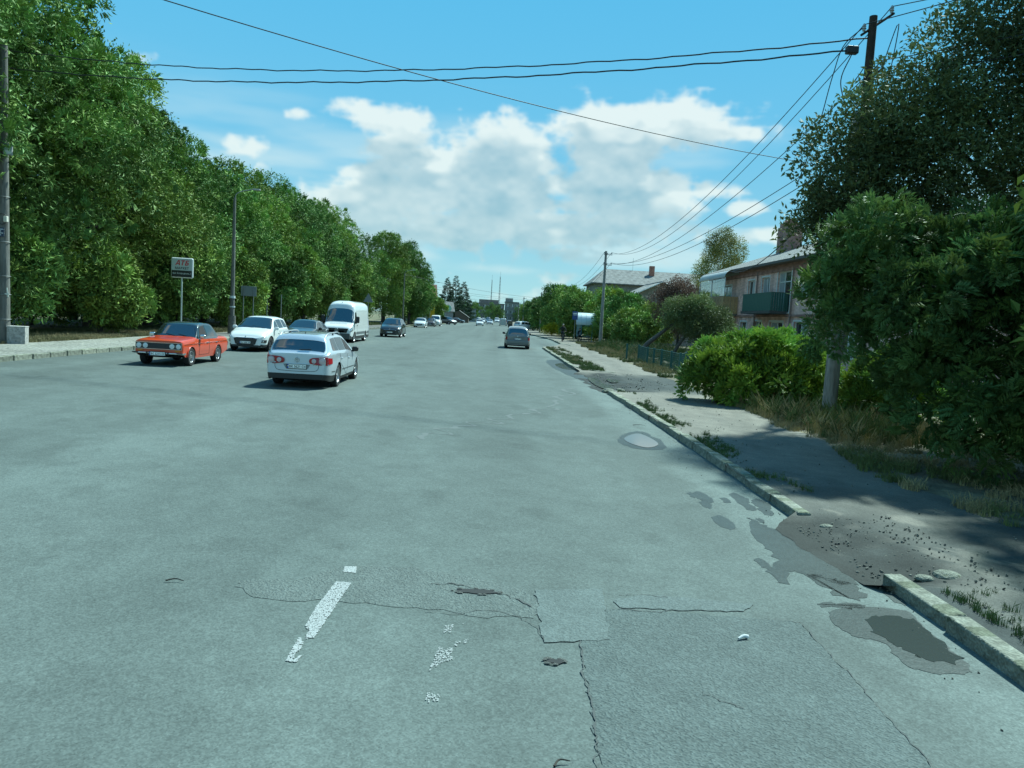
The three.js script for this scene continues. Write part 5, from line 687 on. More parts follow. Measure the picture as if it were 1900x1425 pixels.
const slateMat = mat([0.42, 0.43, 0.41], 0.9, { map: slateTex, bumpMap: slateBump, bumpScale: 0.04 }), whiteFrame = mat([0.66, 0.68, 0.67], 0.5), greyWall = concrete([0.36, 0.35, 0.31]), paneMat = mat([0.03, 0.04, 0.042], 0.04, { ior: 1.7 }), curtainPane = mat([0.30, 0.34, 0.36], 0.08, { ior: 1.8 });
function wallWithHoles(w, h, t, holes) { const s = shapeOf([[0, 0], [w, 0], [w, h], [0, h]]); for (const [x0, x1, y0, y1] of holes) { const p = new THREE.Path(); p.moveTo(x0, y0); p.lineTo(x0, y1); p.lineTo(x1, y1); p.lineTo(x1, y0); p.closePath(); s.holes.push(p); } return new THREE.ExtrudeGeometry(s, { depth: t, bevelEnabled: false }); }
function windowIn(root, [x0, x1, y0, y1], z, o = {}) {
  const w = x1 - x0, h = y1 - y0, f = 0.07, win = new THREE.Group(); win.name = 'window'; root.add(win);
  part('frame', [bx(w, f, 0.08, x0 + w / 2, y0 + f / 2, z), bx(w, f, 0.08, x0 + w / 2, y1 - f / 2, z), bx(f, h - 2 * f, 0.08, x0 + f / 2, y0 + h / 2, z), bx(f, h - 2 * f, 0.08, x1 - f / 2, y0 + h / 2, z), ...(o.split ? [bx(f, h - 2 * f, 0.07, x0 + w * o.split, y0 + h / 2, z)] : []), ...(o.trans ? [bx(w - 2 * f, f * 0.8, 0.07, x0 + w / 2, y0 + h * o.trans, z)] : [])], o.frame || whiteFrame, win);
  const px = o.split ? [[x0 + f, x0 + w * o.split - f / 2], [x0 + w * o.split + f / 2, x1 - f]] : [[x0 + f, x1 - f]];
  px.forEach(([a, b], i) => part('pane', bx(b - a, h - 2 * f, 0.012, (a + b) / 2, y0 + h / 2, z - 0.01), (i + (o.k || 0)) % 2 ? curtainPane : paneMat, win));
  if (o.sill) part('sill', bx(w + 0.16, 0.05, 0.2, x0 + w / 2, y0 - 0.03, z + 0.14), o.sillMat || whiteFrame, win);
  if (o.reveal) part('reveal', [bx(0.10, h + 0.1, 0.02, x0 - 0.05, y0 + h / 2, o.reveal), bx(0.10, h + 0.1, 0.02, x1 + 0.05, y0 + h / 2, o.reveal), bx(w + 0.2, 0.1, 0.021, x0 + w / 2, y1 + 0.05, o.reveal)], whiteFrame, win);
}
function hipRoof(w, d, y, rise, over, hip, th = 0.14) {        // w along x (0..w), d along -z (0..-d)
  const x0 = -over, x1 = w + over, z0 = over, z1 = -d - over, zc = -d / 2, a = [x0 + hip, y + rise, zc], b = [x1 - hip, y + rise, zc], c = [[x0, y, z0], [x1, y, z0], [x1, y, z1], [x0, y, z1]], pos = [], uv = [];
  const tri = (p, q, r, f) => { for (const k of [p, q, r]) { pos.push(...k); uv.push(f === 'x' ? k[0] / 2 : k[2] / 2, f === 'x' ? k[2] / 2 : k[0] / 2); } };
  tri(c[0], c[1], b, 'x'); tri(c[0], b, a, 'x'); tri(c[2], c[3], a, 'x'); tri(c[2], a, b, 'x'); tri(c[1], c[2], b, 'z'); tri(c[3], c[0], a, 'z');
  const lo = c.map(([x, yy, z]) => [x, yy - th, z]); for (let i = 0; i < 4; i++) { const j = (i + 1) % 4; tri(c[i], lo[i], lo[j], 'x'); tri(c[i], lo[j], c[j], 'x'); } tri(lo[0], lo[2], lo[1], 'x'); tri(lo[0], lo[3], lo[2], 'x');
  const g = new THREE.BufferGeometry(); g.setAttribute('position', new THREE.Float32BufferAttribute(pos, 3)); g.setAttribute('uv', new THREE.Float32BufferAttribute(uv, 2)); g.computeVertexNormals(); return g;
}
// two-storey brick house; its street front runs along the road, x here is the distance from its far corner
{
  const X0 = 18.8, Z0 = -67, W = 37, D = 11, H = 6.75, o = thing('apartment_house', 'two storey reddish brick apartment house with balconies and large chimney', 'house', [X0, 0.1, Z0], -Math.PI / 2);
  const u = px => { const r = ray(px, 560); return -(-r.z * X0 / r.x) - Z0; }, hgt = (px, py) => { const r = ray(px, py); return EYE + r.y * X0 / r.x - 0.1; };
  const up = [[u(1386), u(1398), hgt(1392, 560), hgt(1392, 521), { split: 0.5 }], [u(1411), u(1425), hgt(1418, 562), hgt(1418, 515), { split: 0.55, k: 1 }], [u(1440), u(1465), 3.45, hgt(1452, 504), { split: 0.42, k: 1, trans: 0.75 }], [u(1480), u(1503), hgt(1490, 552), hgt(1490, 505), { split: 0.5, trans: 0.72, k: 1 }], [u(1332), u(1356), 3.5, 5.7, { split: 0.5 }], [26, 27.8, 3.9, 5.6, { split: 0.5 }], [30, 31.8, 3.9, 5.6, { split: 0.5, k: 1 }]];
  const low = [[u(1328), u(1346), 0.95, hgt(1336, 597), { split: 0.55 }], [u(1377), u(1388), 0.95, hgt(1382, 597), {}], [u(1403), u(1416), 0.95, hgt(1410, 596), { split: 0.4, k: 1 }], [u(1431), u(1456), 0.4, hgt(1444, 597), { split: 0.5, k: 1 }], [u(1476), u(1500), 0.95, hgt(1488, 597), { split: 0.5 }], [26, 27.8, 0.95, 2.6, { split: 0.5 }]];
  const all = [...up, ...low];
  part('wall', boxUV(wallWithHoles(W, H, 0.38, all).translate(0, 0, -0.38), 2), brickMat, o);
  part('wall', boxUV(join([bx(0.38, H, D - 0.38, 0.19, H / 2, -D / 2 - 0.19), bx(0.38, H, D - 0.38, W - 0.19, H / 2, -D / 2 - 0.19), bx(W - 0.76, H, 0.38, W / 2, H / 2, -D + 0.19)]), 2), brickMat, o);
  part('interior_wall', bx(W - 1, H - 0.2, 0.1, W / 2, H / 2, -1.6), mat([0.45, 0.42, 0.36], 0.9), o);
  part('belt_course', boxUV(bx(W + 0.1, 0.14, 0.10, W / 2, hgt(1420, 586), 0.05), 2), oldBrick, o); part('frieze', boxUV(bx(W + 0.12, 0.5, 0.08, W / 2, H - 0.32, 0.04), 2), oldBrick, o);
  all.forEach(a => windowIn(o, a, -0.16, { sill: true, reveal: 0.012, ...a[4] }));
  const rf = part('roof', hipRoof(W, D, H + 0.08, 2.35, 0.62, 5), slateMat, o);
  part('eaves_board', [bx(W + 1.26, 0.16, 0.04, W / 2, H - 0.02, 0.645), bx(0.04, 0.16, D + 1.2, -0.645, H - 0.02, -D / 2)], mat([0.10, 0.09, 0.08], 0.8), o); part('soffit', bx(W + 1.2, 0.03, 0.6, W / 2, H - 0.09, 0.32), mat([0.2, 0.17, 0.15], 0.9), o);
  const chx = 5.6, ch = part('chimney', boxUV(join([bx(2.5, 5.6, 1.1, chx, 9.2, -4.6), bx(1.5, 0.35, 0.9, chx - 0.4, 12.16, -4.6), bx(0.35, 0.3, 0.3, chx - 0.9, 12.48, -4.6), bx(0.35, 0.3, 0.3, chx + 0.1, 12.48, -4.6)]), 2), oldBrick, o); ch.position.y = -1.3;
  // far balcony: boarded parapet, arched canopy and glazing
  const b0 = u(1321), b1 = u(1370), by = hgt(1345, 585), bh = hgt(1345, 553), bd = 1.15, bal = new THREE.Group(); bal.name = 'balcony'; o.add(bal);
  part('slab', bx(b1 - b0 + 0.1, 0.16, bd + 0.1, (b0 + b1) / 2, by, bd / 2 + 0.06), concrete([0.2, 0.18, 0.16]), bal);
  const tan = mat([0.66, 0.42, 0.20], 0.7, { map: softTex }); for (let k = 0; k < 9; k++) part('board', bx((b1 - b0) / 9 - 0.02, bh - by - 0.1, 0.04, b0 + (k + 0.5) * (b1 - b0) / 9, (by + bh) / 2 + 0.04, bd + 0.02), tan, bal); for (let k = 0; k < 4; k++) for (const s of [b0 + 0.02, b1 - 0.02]) part('board', bx(0.04, bh - by - 0.1, bd / 4 - 0.02, s, (by + bh) / 2 + 0.04, (k + 0.5) * bd / 4 + 0.03), tan, bal);
  const cy = hgt(1340, 522); part('canopy', new THREE.CylinderGeometry(0.62, 0.62, b1 - b0 + 0.2, 18, 1, true, 0, Math.PI).rotateZ(Math.PI / 2).scale(1, 1, 1).translate((b0 + b1) / 2, cy, bd / 2 + 0.05), mat([0.40, 0.41, 0.37], 0.5, { side: THREE.DoubleSide, transmission: 0.5, thickness: 0 }), bal);
  for (const [x, z] of [[b0 + 0.04, bd], [b1 - 0.04, bd], [(b0 + b1) / 2, bd]]) part('balcony_post', bx(0.05, cy - bh + 0.1, 0.05, x, (cy + bh) / 2, z), whiteFrame, bal);
  for (const [a, b] of [[b0 + 0.08, (b0 + b1) / 2 - 0.04], [(b0 + b1) / 2 + 0.04, b1 - 0.08]]) part('pane', bx(b - a, cy - bh - 0.05, 0.012, (a + b) / 2, (cy + bh) / 2, bd - 0.02), mat([0.9, 0.95, 0.95], 0.03, { transmission: 1, thickness: 0 }), bal);
  // near balcony: dark green slats
  const c0 = u(1407), c1 = u(1463), ky = hgt(1440, 581), kh = hgt(1440, 546), kd = 1.1, k2 = new THREE.Group(); k2.name = 'balcony'; o.add(k2); const grn = mat([0.025, 0.10, 0.075], 0.6);
  part('slab', bx(c1 - c0 + 0.1, 0.18, kd + 0.1, (c0 + c1) / 2, ky, kd / 2 + 0.06), concrete([0.13, 0.13, 0.12]), k2); for (let k = 0; k < 20; k++) part('slat', bx((c1 - c0) / 20 - 0.03, kh - ky - 0.12, 0.03, c0 + (k + 0.5) * (c1 - c0) / 20, (ky + kh) / 2 + 0.04, kd + 0.03), grn, k2); for (let k = 0; k < 7; k++) for (const s of [c0, c1]) part('slat', bx(0.03, kh - ky - 0.12, kd / 7 - 0.03, s, (ky + kh) / 2 + 0.04, (k + 0.5) * kd / 7 + 0.02), grn, k2);
  part('rail', [bx(c1 - c0 + 0.08, 0.05, 0.06, (c0 + c1) / 2, kh, kd + 0.03), bx(0.06, 0.05, kd, c0, kh, kd / 2), bx(0.06, 0.05, kd, c1, kh, kd / 2)], grn, k2);
  for (const px of [1404, 1470]) part('downpipe', cyl(0.05, 0.05, H - 0.5, 8, u(px), 0.2, 0.09), mat([0.25, 0.18, 0.16], 0.7), o);
}
// long grey house behind the thicket, with a hipped slate roof
{ const o = thing('long_house', 'long two storey grey house with slate roof behind the thicket', 'house', [13.6, 0.1, -106]); const W = 27, D = 10, H = 7.6, wins = []; for (let k = 0; k < 9; k++) for (const y of [1, 4.4]) wins.push([1.2 + k * 2.9, 2.6 + k * 2.9, y, y + 1.5]);
  part('wall', boxUV(wallWithHoles(W, H, 0.3, wins).translate(0, 0, -0.3), 1.5), greyWall, o); part('wall', [bx(0.3, H, D - 0.3, 0.15, H / 2, -D / 2 - 0.15), bx(0.3, H, D - 0.3, W - 0.15, H / 2, -D / 2 - 0.15), bx(W - 0.6, H, 0.3, W / 2, H / 2, -D + 0.15)], greyWall, o); wins.forEach(w => windowIn(o, w, -0.14, { split: 0.5 }));
  part('interior_wall', bx(W - 1, H - 0.2, 0.1, W / 2, H / 2, -1.4), mat([0.45, 0.43, 0.38], 0.9), o);
  const r = part('roof', hipRoof(W, D, H + 0.1, 2.3, 0.5, 2.4), slateMat, o); part('chimney', boxUV(bx(0.7, 1.9, 0.6, 8.5, 9.7, -3.4), 2), mat([0.5, 0.35, 0.3], 0.9, { map: brickTex }), r); part('aerial', [rod(V3(6, 9.4, -5), V3(6, 11.8, -5), 0.03)], chromeMat, r); part('aerial', [rod(V3(20, 9.4, -5), V3(20, 11.6, -5), 0.03)], chromeMat, r); }
// gabled house before it
{ const o = thing('gabled_house', 'plastered house with a low white edged gable and one attic window', 'house', [15.2, 0.1, -86]), W = 9.6, D = 9, H = 4.4, A = 7.0; const s = shapeOf([[0, 0], [W, 0], [W, H], [W * 0.36, A], [0, H + 0.9]]), hole = new THREE.Path(); hole.moveTo(3.2, 4.9); hole.lineTo(3.2, 5.8); hole.lineTo(4.3, 5.8); hole.lineTo(4.3, 4.9); hole.closePath(); s.holes.push(hole);
  part('wall', boxUV(new THREE.ExtrudeGeometry(s, { depth: D, bevelEnabled: false }).translate(0, 0, -D), 1.5), concrete([0.42, 0.40, 0.35]), o); windowIn(o, [3.2, 4.3, 4.9, 5.8], -0.12, { split: 0.5, frame: mat([0.15, 0.12, 0.1], 0.6) });
  const slab = (a, b) => { const d = V3().subVectors(b, a); return bx(d.length() + 0.3, 0.12, D + 0.9, 0, 0, 0).rotateZ(Math.atan2(d.y, d.x)).translate((a.x + b.x) / 2, (a.y + b.y) / 2 + 0.1, -D / 2); };
  const r = part('roof', [slab(V3(-0.4, H + 0.75, 0), V3(W * 0.36, A, 0)), slab(V3(W * 0.36, A, 0), V3(W + 0.5, H - 0.2, 0))], slateMat, o); const edge = (a, b) => rod(a, b, 0.07, 0.07, 6); part('verge_board', [edge(V3(-0.5, H + 0.75, 0.45), V3(W * 0.36, A + 0.12, 0.45)), edge(V3(W * 0.36, A + 0.12, 0.45), V3(W + 0.6, H - 0.2, 0.45))], whiteFrame, r); }
// houses and blocks along the far street
const redRoof = mat([0.30, 0.13, 0.095], 0.85, { map: softTex }), greenRoof = mat([0.16, 0.17, 0.16], 0.8);
function block(name, label, x, z, w, d, h, wall, o = {}) {
  const g = thing(name, label, 'building', [x, 0, z], o.turn || 0), wins = []; const nx = o.nx ?? Math.max(1, Math.floor(w / 3.2)), ny = o.ny ?? Math.max(1, Math.floor(h / 3)); for (let i = 0; i < nx; i++) for (let k = 0; k < ny; k++) wins.push([w * (i + 0.5) / nx - 0.7, w * (i + 0.5) / nx + 0.7, 1 + k * h / ny, 1 + k * h / ny + Math.min(1.6, h / ny - 1.2)]);
  part('wall', boxUV(wallWithHoles(w, h, 0.3, wins).translate(0, 0, -0.3), 2), wall, g); part('wall', [bx(0.3, h, d - 0.3, 0.15, h / 2, -d / 2 - 0.15), bx(0.3, h, d - 0.3, w - 0.15, h / 2, -d / 2 - 0.15), bx(w - 0.6, h, 0.3, w / 2, h / 2, -d + 0.15)], wall, g); wins.forEach(q => windowIn(g, q, -0.14, { split: 0.5 }));
  part('interior_wall', bx(w - 0.8, h - 0.1, 0.1, w / 2, h / 2, -1.2), mat([0.45, 0.43, 0.4], 0.9), g);
  if (o.rise) part('roof', hipRoof(w, d, h + 0.05, o.rise, 0.4, o.hip ?? 0.02), o.roof || slateMat, g); else { part('roof', bx(w + 0.5, 0.3, d + 0.5, w / 2, h + 0.15, -d / 2), o.roof || greenRoof, g); if (o.box) part('roof_room', bx(w * o.box, 2, d * 0.5, w * (o.bx ?? 0.5), h + 1.3, -d / 2), wall, g); }
  return g;
}
block('red_roofed_house', 'house with broad red tiled roof behind small bright tree', -23.5, -176, 9.5, 9, 4.6, concrete([0.5, 0.45, 0.4]), { rise: 4.4, roof: redRoof, turn: 0.1, nx: 2, ny: 1, hip: 0.3 });
block('small_gabled_house', 'low grey roofed house with dark door below the spruces', -17.0, -205, 5.5, 6, 3.0, concrete([0.45, 0.45, 0.44]), { rise: 2.6, roof: slateMat, turn: 0.2, nx: 1, ny: 1 });
block('roadside_shop', 'low pale shop building beyond the dark saloon', -16, -268, 9, 8, 4.4, concrete([0.48, 0.5, 0.5]), { turn: 0.2 });
block('grey_block', 'wide grey block with brown rooftop room at the street end', -11.6, -430, 16, 12, 9.5, concrete([0.28, 0.27, 0.25]), { box: 0.7, bx: 0.45, roof: mat([0.25, 0.22, 0.2], 0.8) });
block('grey_block', 'taller plain grey block beside the two radio masts', 4.8, -424, 7.6, 12, 10.8, concrete([0.32, 0.33, 0.32]), { box: 0.55, bx: 0.3, nx: 3 });
block('pale_house', 'small pale two storey house right of the grey blocks', 13.5, -330, 7, 7, 6.2, concrete([0.58, 0.6, 0.62]), { nx: 2 });
block('grey_block', 'low concrete block half hidden by the far trees', -24, -405, 12, 10, 6.5, concrete([0.36, 0.36, 0.34]), {});
block('pale_house', 'low pale house behind the row of far pavement poles', 12, -238, 7, 7, 4.6, concrete([0.5, 0.5, 0.47]), { rise: 1.6, nx: 2, ny: 1 });
{ const o = thing('banner', 'tall yellow feather banner beside the white minivan', 'banner', [-13.2, 0.1, -152]); part('pole', cyl(0.04, 0.03, 5.4, 8), chromeMat, o); part('flag', extr([[0.04, 1.2], [0.9, 1.4], [0.95, 4.4], [0.5, 5.2], [0.04, 5.4]], 0.02), mat([0.62, 0.40, 0.02], 0.7), o); }
{ const o = thing('garage', 'dark wooden lean-to shed before the spruces', 'shed', [-12.0, 0, -222]); part('wall', [extr([[0, 0], [4, 0], [4, 1.6], [1.2, 3.4], [0, 3.0]], 4).translate(0, 0, -4)], mat([0.10, 0.075, 0.055], 0.9), o); part('roof', [bx(3.6, 0.1, 4.4, 0, 0, 0, 0, 0, -0.57).translate(2.7, 2.55, -2)], slateMat, o); }
// masts
for (const [px, h, w, l] of [[911, 31, 0.5, 'thin lattice radio mast behind the grey blocks, the fainter one'], [926, 34, 0.8, 'taller lattice radio mast behind the grey blocks']]) { const p = P(px, 560, 600), o = thing('radio_mast', l, 'mast', [p.x, 0, p.z]), g = []; for (const [a, b] of [[-1, -1], [1, -1], [0, 1]]) g.push(V3(a * w, 0, b * w)); const m = mat([0.28, 0.28, 0.28], 0.6); for (const a of g) part('mast_leg', rod(a, V3(a.x * 0.3, h, a.z * 0.3), 0.12, 0.08, 5), m, o); const br = []; for (let y = 0; y < h - 2; y += 2.4) for (let k = 0; k < 3; k++) { const s = t => 1 - 0.7 * t / h, a = g[k], b = g[(k + 1) % 3]; br.push(rod(V3(a.x * s(y), y, a.z * s(y)), V3(b.x * s(y + 2.4), y + 2.4, b.z * s(y + 2.4)), 0.05, 0.05, 4)); } stuff(part('bracing', br, m, o)); part('antenna', rod(V3(0, h, 0), V3(0, h + 4, 0), 0.06), m, o); }

// ------------------------------------------------------------------ poles, wires, signs, street furniture
const poleMat = concrete([0.36, 0.365, 0.34]), oldPole = concrete([0.22, 0.22, 0.20]), woodPole = mat([0.055, 0.035, 0.025], 0.85, { map: softTex }), steel = mat([0.25, 0.27, 0.27], 0.5, { metalness: 0.6 }), insul = mat([0.32, 0.34, 0.33], 0.25), wireMat = mat([0.02, 0.022, 0.025], 0.6);
const insulator = (root, x, y, z) => part('insulator', [cyl(0.035, 0.035, 0.05, 10, x, y, z), cyl(0.055, 0.03, 0.06, 10, x, y + 0.05, z), cyl(0.05, 0.02, 0.06, 10, x, y + 0.11, z)], insul, root);
// near pole with its brown top length
const A = G(1545, 783, 0.1); A.x -= 0.12; let poleA;
{ const o = poleA = thing('utility_pole', 'concrete utility pole with dark top extension and crossarms beside the bush', 'pole', [A.x, 0.1, A.z]);
  part('shaft', new THREE.CylinderGeometry(0.13, 0.19, 7.45, 8).translate(0, 3.725, 0), poleMat, o); part('extension', cyl(0.11, 0.09, 3.2, 10, 0.14, 7.6, 0.1), woodPole, o);
  for (const y of [8.1, 8.35, 8.5]) part('strap', new THREE.TorusGeometry(0.2, 0.014, 5, 18).rotateX(Math.PI / 2).translate(0.06, y, 0.04), steel, o);
  part('crossarm', [rod(V3(-0.12, 10.35, 0.1), V3(0.62, 10.9, 0.1), 0.03, 0.03, 5)], woodPole, o); part('crossarm', [rod(V3(0.14, 9.35, 0.1), V3(0.5, 9.65, 0.1), 0.03, 0.03, 5)], woodPole, o);
  insulator(o, -0.06, 10.45, 0.1); insulator(o, 0.56, 10.9, 0.1); insulator(o, 0.46, 9.66, 0.1); insulator(o, 0.2, 7.95, 0.12); part('cable_box', rbx(0.28, 0.18, 0.16, 0.03, -0.3, 10.0, 0.1), blackPlastic, o);
  part('drop_wire', [tube([V3(-0.06, 10.55, 0.1), V3(-0.5, 10.1, 0.1), V3(-0.7, 9.4, 0.1), V3(-0.9, 8.2, 0), V3(-1.3, 6.8, 0)], 0.012, 0.012, 5, 30)], wireMat, o); part('drop_wire', [tube([V3(-0.3, 9.9, 0.1), V3(-0.5, 9.3, 0.1), V3(-0.3, 8.4, 0.12), V3(-0.6, 8.0, 0.1), V3(-0.45, 7.4, 0.1)], 0.013, 0.013, 5, 30)], wireMat, o); part('drop_wire', [tube([V3(0.46, 9.7, 0.1), V3(0.75, 10.7, 0.1), V3(0.6, 9.2, 0.1), V3(0.35, 8.2, 0.1)], 0.012, 0.012, 5, 30)], wireMat, o); part('drop_wire', [tube([V3(0.0, 9.6, 0.14), V3(-0.3, 9.0, 0.16), V3(-0.05, 8.6, 0.2), V3(-0.15, 7.6, 0.2)], 0.012, 0.012, 5, 20)], wireMat, o); for (const c of o.children) if (c.name !== 'shaft') c.position.y = -1.15; }
{ const b = G(1503, 696, 0.1), b2 = P(1503, 690, 24.5), o = thing('brace_pole', 'grey concrete prop pole leaning behind the bush', 'pole', [b2.x, 0.1, -24.5]); part('shaft', rod(V3(0, -0.1, 0), V3((A.x - b2.x) * 0.92, 5.0, (24.5 + A.z) * 0.92), 0.17, 0.13, 8), poleMat, o); }
// pole by the bus shelter
const B = P(1113, 642, 71); B.y = 0.1;
function linePole(x, z, h, m, label, o = {}) { const g = thing('utility_pole', label, 'pole', [x, 0.1, z], 0, o.group); part('shaft', new THREE.CylinderGeometry((o.r ?? 0.17) * 0.62, o.r ?? 0.17, h, 8).translate(0, h / 2, 0), m, g); for (const dy of o.arms ?? [0.25, 1.2]) { part('crossarm', bx(0.06, 0.06, 0.9, 0.1, h - dy, 0).rotateY(0), steel, g); part('crossarm', bx(0.8, 0.06, 0.06, 0.2, h - dy - 0.07, 0), steel, g); insulator(g, 0.55, h - dy, 0); insulator(g, -0.14, h - dy, 0); } return g; }
linePole(B.x, B.z, 8.8, poleMat, 'pale concrete utility pole beside the bus shelter');
linePole(10.9, -113, 7.4, woodPole, 'dark wooden utility pole above the thicket', { r: 0.14 });
linePole(11.6, -138, 7.6, steel, 'thin grey pole behind the dark wooden pole', { r: 0.08, arms: [0.3] });
linePole(7.4, -126, 6.6, oldPole, 'grey pole beside the slanting white off-road car', { r: 0.13 }); linePole(8.0, -152, 6.6, oldPole, 'grey pole halfway along the far pavement', { r: 0.13 }); linePole(6.8, -190, 7.4, oldPole, 'grey pole before the pale far house', { r: 0.14 }); linePole(6.6, -225, 6.8, oldPole, 'grey pole at the far bend of the pavement', { r: 0.14 });
// pole with boxes across the road
const Lp = G(8, 637, 0.13);
{ const o = thing('utility_pole', 'weathered round concrete pole with floodlight, boxes and notice beside the concrete block', 'pole', [Lp.x, 0.12, Lp.z]); part('shaft', new THREE.CylinderGeometry(0.13, 0.205, 11.2, 14).translate(0, 5.6, 0), oldPole, o);
  for (const y of [0.95, 1.9, 2.6, 3.9, 5.6]) part('band', new THREE.TorusGeometry(0.235 - y * 0.006, 0.012, 5, 20).rotateX(Math.PI / 2).translate(0, y, 0), steel, o);
  const fl = part('floodlight', rbx(0.3, 0.42, 0.14, 0.03, 0.2, 7.35, 0.24), mat([0.3, 0.32, 0.32], 0.5), o); fl.rotation.y = 0.3; part('floodlight_glass', bx(0.24, 0.34, 0.01, 0.2, 7.35, 0.318), mat([0.35, 0.5, 0.42], 0.1, { ior: 1.8 }), fl);
  part('junction_box', rbx(0.16, 0.24, 0.14, 0.02, -0.12, 5.35, 0.24), mat([0.5, 0.48, 0.38], 0.6), o); part('junction_box', rbx(0.13, 0.22, 0.13, 0.02, 0.2, 4.75, 0.2), mat([0.58, 0.57, 0.48], 0.6), o);
  part('notice', bx(0.42, 0.34, 0.01, -0.06, 4.25, 0.23), mat([1, 1, 1], 0.6, { map: canvasTex(128, 104, (g, w, h) => { g.fillStyle = '#27384f'; g.fillRect(0, 0, w, h); g.fillStyle = '#dfe6ea'; for (let k = 0; k < 4; k++) g.fillRect(10, 14 + k * 22, w - 20 - (k % 2) * 24, 8); }) }), o);
  part('cable_loop', new THREE.TorusGeometry(0.2, 0.012, 5, 20).translate(0.05, 4.75, 0.2), wireMat, o); part('tape', [bx(0.05, 0.36, 0.012, 0.2, 1.98, 0.12, 0, 0, 0.15), bx(0.16, 0.05, 0.012, 0.2, 1.92, 0.14, 0.3)], mat([0.6, 0.62, 0.55], 0.7), o); }
{ const c = G(33, 638, 0.13), o = thing('concrete_block', 'squat pale concrete block beside the weathered pole', 'block', [c.x, 0.125, c.z], 0.32); part('block', boxUV(rbx(0.62, 0.66, 0.55, 0.02, 0, 0.33, 0), 1), concrete([0.5, 0.5, 0.47]), o); part('cap', boxUV(rbx(0.64, 0.05, 0.57, 0.015, 0, 0.675, 0), 1), concrete([0.55, 0.55, 0.52]), o); }
// lit-box shop sign
{ const o = thing('shop_sign', 'rounded shop sign with red lettering on a thin pole', 'sign', [-18.0, 0.13, -43.8], 0.12), t = canvasTex(512, 480, (g, w, h) => {
    g.fillStyle = '#a3b0b0'; g.fillRect(0, 0, w, h); g.fillStyle = '#16181c'; g.fillRect(0, h * 0.64, w, h * 0.36); g.fillStyle = '#b3202a'; g.font = 'italic bold 190px sans-serif'; g.textAlign = 'center'; g.textBaseline = 'alphabetic'; g.fillText('АТБ', w / 2, 176, w - 70); g.fillStyle = '#1c1f24'; g.font = 'bold 92px sans-serif'; g.fillText('МАРКЕТ', w / 2, 280, w - 60); g.fillStyle = '#d8dede'; g.font = '58px sans-serif'; g.fillText('вул. Богородська, 2', w / 2, 402, w - 50); });
  part('post', cyl(0.045, 0.045, 3.3, 10, 0, 0, 0), mat([0.4, 0.46, 0.45], 0.5, { metalness: 0.3 }), o);
  const s = part('sign_box', rbx(1.2, 1.14, 0.22, 0.09, 0.02, 3.86, 0), mat([0.5, 0.54, 0.54], 0.5), o); part('sign_face', new THREE.PlaneGeometry(1.09, 1.03).translate(0.02, 3.86, 0.114), mat([1, 1, 1], 0.45, { map: t }), s); }
// street lamps
function lamp(x, z, h, label, group, r = 0.13) { const o = thing('street_lamp', label, 'street lamp', [x, 0.12, z], 0, group); part('pole', new THREE.CylinderGeometry(r * 0.55, r, h, 10).translate(0, h / 2, 0), oldPole, o); part('arm', tube([V3(0, h - 0.15, 0), V3(0.1, h + 0.25, 0), V3(0.5, h + 0.45, 0), V3(1.2, h + 0.6, 0)], 0.035, 0.03, 6), steel, o); part('lamp_head', rbx(0.5, 0.1, 0.2, 0.04, 1.4, h + 0.6, 0), mat([0.3, 0.32, 0.32], 0.5), o); return o; }
{ const o = lamp(-17.5, -50.7, 8.9, 'street lamp with taped pole behind the white crossover', undefined, 0.16); part('poster_strip', [cyl(0.19, 0.185, 0.16, 12, 0, 2.35, 0), cyl(0.19, 0.188, 0.07, 12, 0, 1.75, 0)], mat([0.55, 0.62, 0.64], 0.7), o); part('base_sleeve', cyl(0.26, 0.24, 1.2, 12), oldPole, o); }
lamp(-14.9, -122, 8.2, 'street lamp before the low dark tree by the white saloon'); lamp(-13.8, -160, 8.0, 'dark street lamp beside the red roofed house', undefined, 0.18);
[[-12.2, -255], [-10.6, -310], [-9.3, -360]].forEach(([x, z]) => lamp(x, z, 8.2, 'slim street lamp along the far traffic', 'far street lamps', 0.12));
lamp(-17.5, -18.5, 11.2, 'tall street lamp carrying the thin crossing wire', undefined, 0.18);
// grey backs of road signs
{ const o = thing('road_sign', 'grey back of a road sign on two posts by the trees', 'sign', [-18.15, 0.13, -56]); part('panel', rbx(1.12, 0.72, 0.03, 0.01, 0, 2.95, 0), mat([0.2, 0.235, 0.24], 0.6), o); for (const x of [-0.36, 0.36]) part('post', cyl(0.035, 0.035, 3.2, 8, x, 0, 0.04), steel, o); }
for (const [x, z, l] of [[-18, -60, 'thin bare steel post beside the two-post sign'], [-17.6, -62.5, 'thin bare steel post nearer the van']]) { const o = part(numbered('steel_post'), [cyl(0.04, 0.04, 2.9, 8), cyl(0.05, 0.05, 0.04, 8, 0, 2.9, 0)], steel, scene); o.position.set(x, 0.12, z); tag(o, l, 'post'); }
{ const o = thing('road_sign', 'triangular road sign seen from behind above the van', 'sign', [-13.4 - 0.4, 0.13, -82]); part('panel', extr([[-0.55, 0], [0.55, 0], [0, 0.95]], 0.02).translate(0, 2.9, 0), mat([0.18, 0.2, 0.2], 0.6), o); part('post', cyl(0.035, 0.035, 3.5, 8, 0, 0, -0.05), steel, o); }
{ const o = thing('road_sign', 'round green and white sign by the small gabled house', 'sign', [-12.4, 0.1, -196]); part('panel', new THREE.CylinderGeometry(0.9, 0.9, 0.04, 20).rotateX(Math.PI / 2).translate(0, 3.6, 0), mat([0.25, 0.5, 0.4], 0.6), o); part('post', cyl(0.05, 0.05, 3.6, 8), steel, o); }

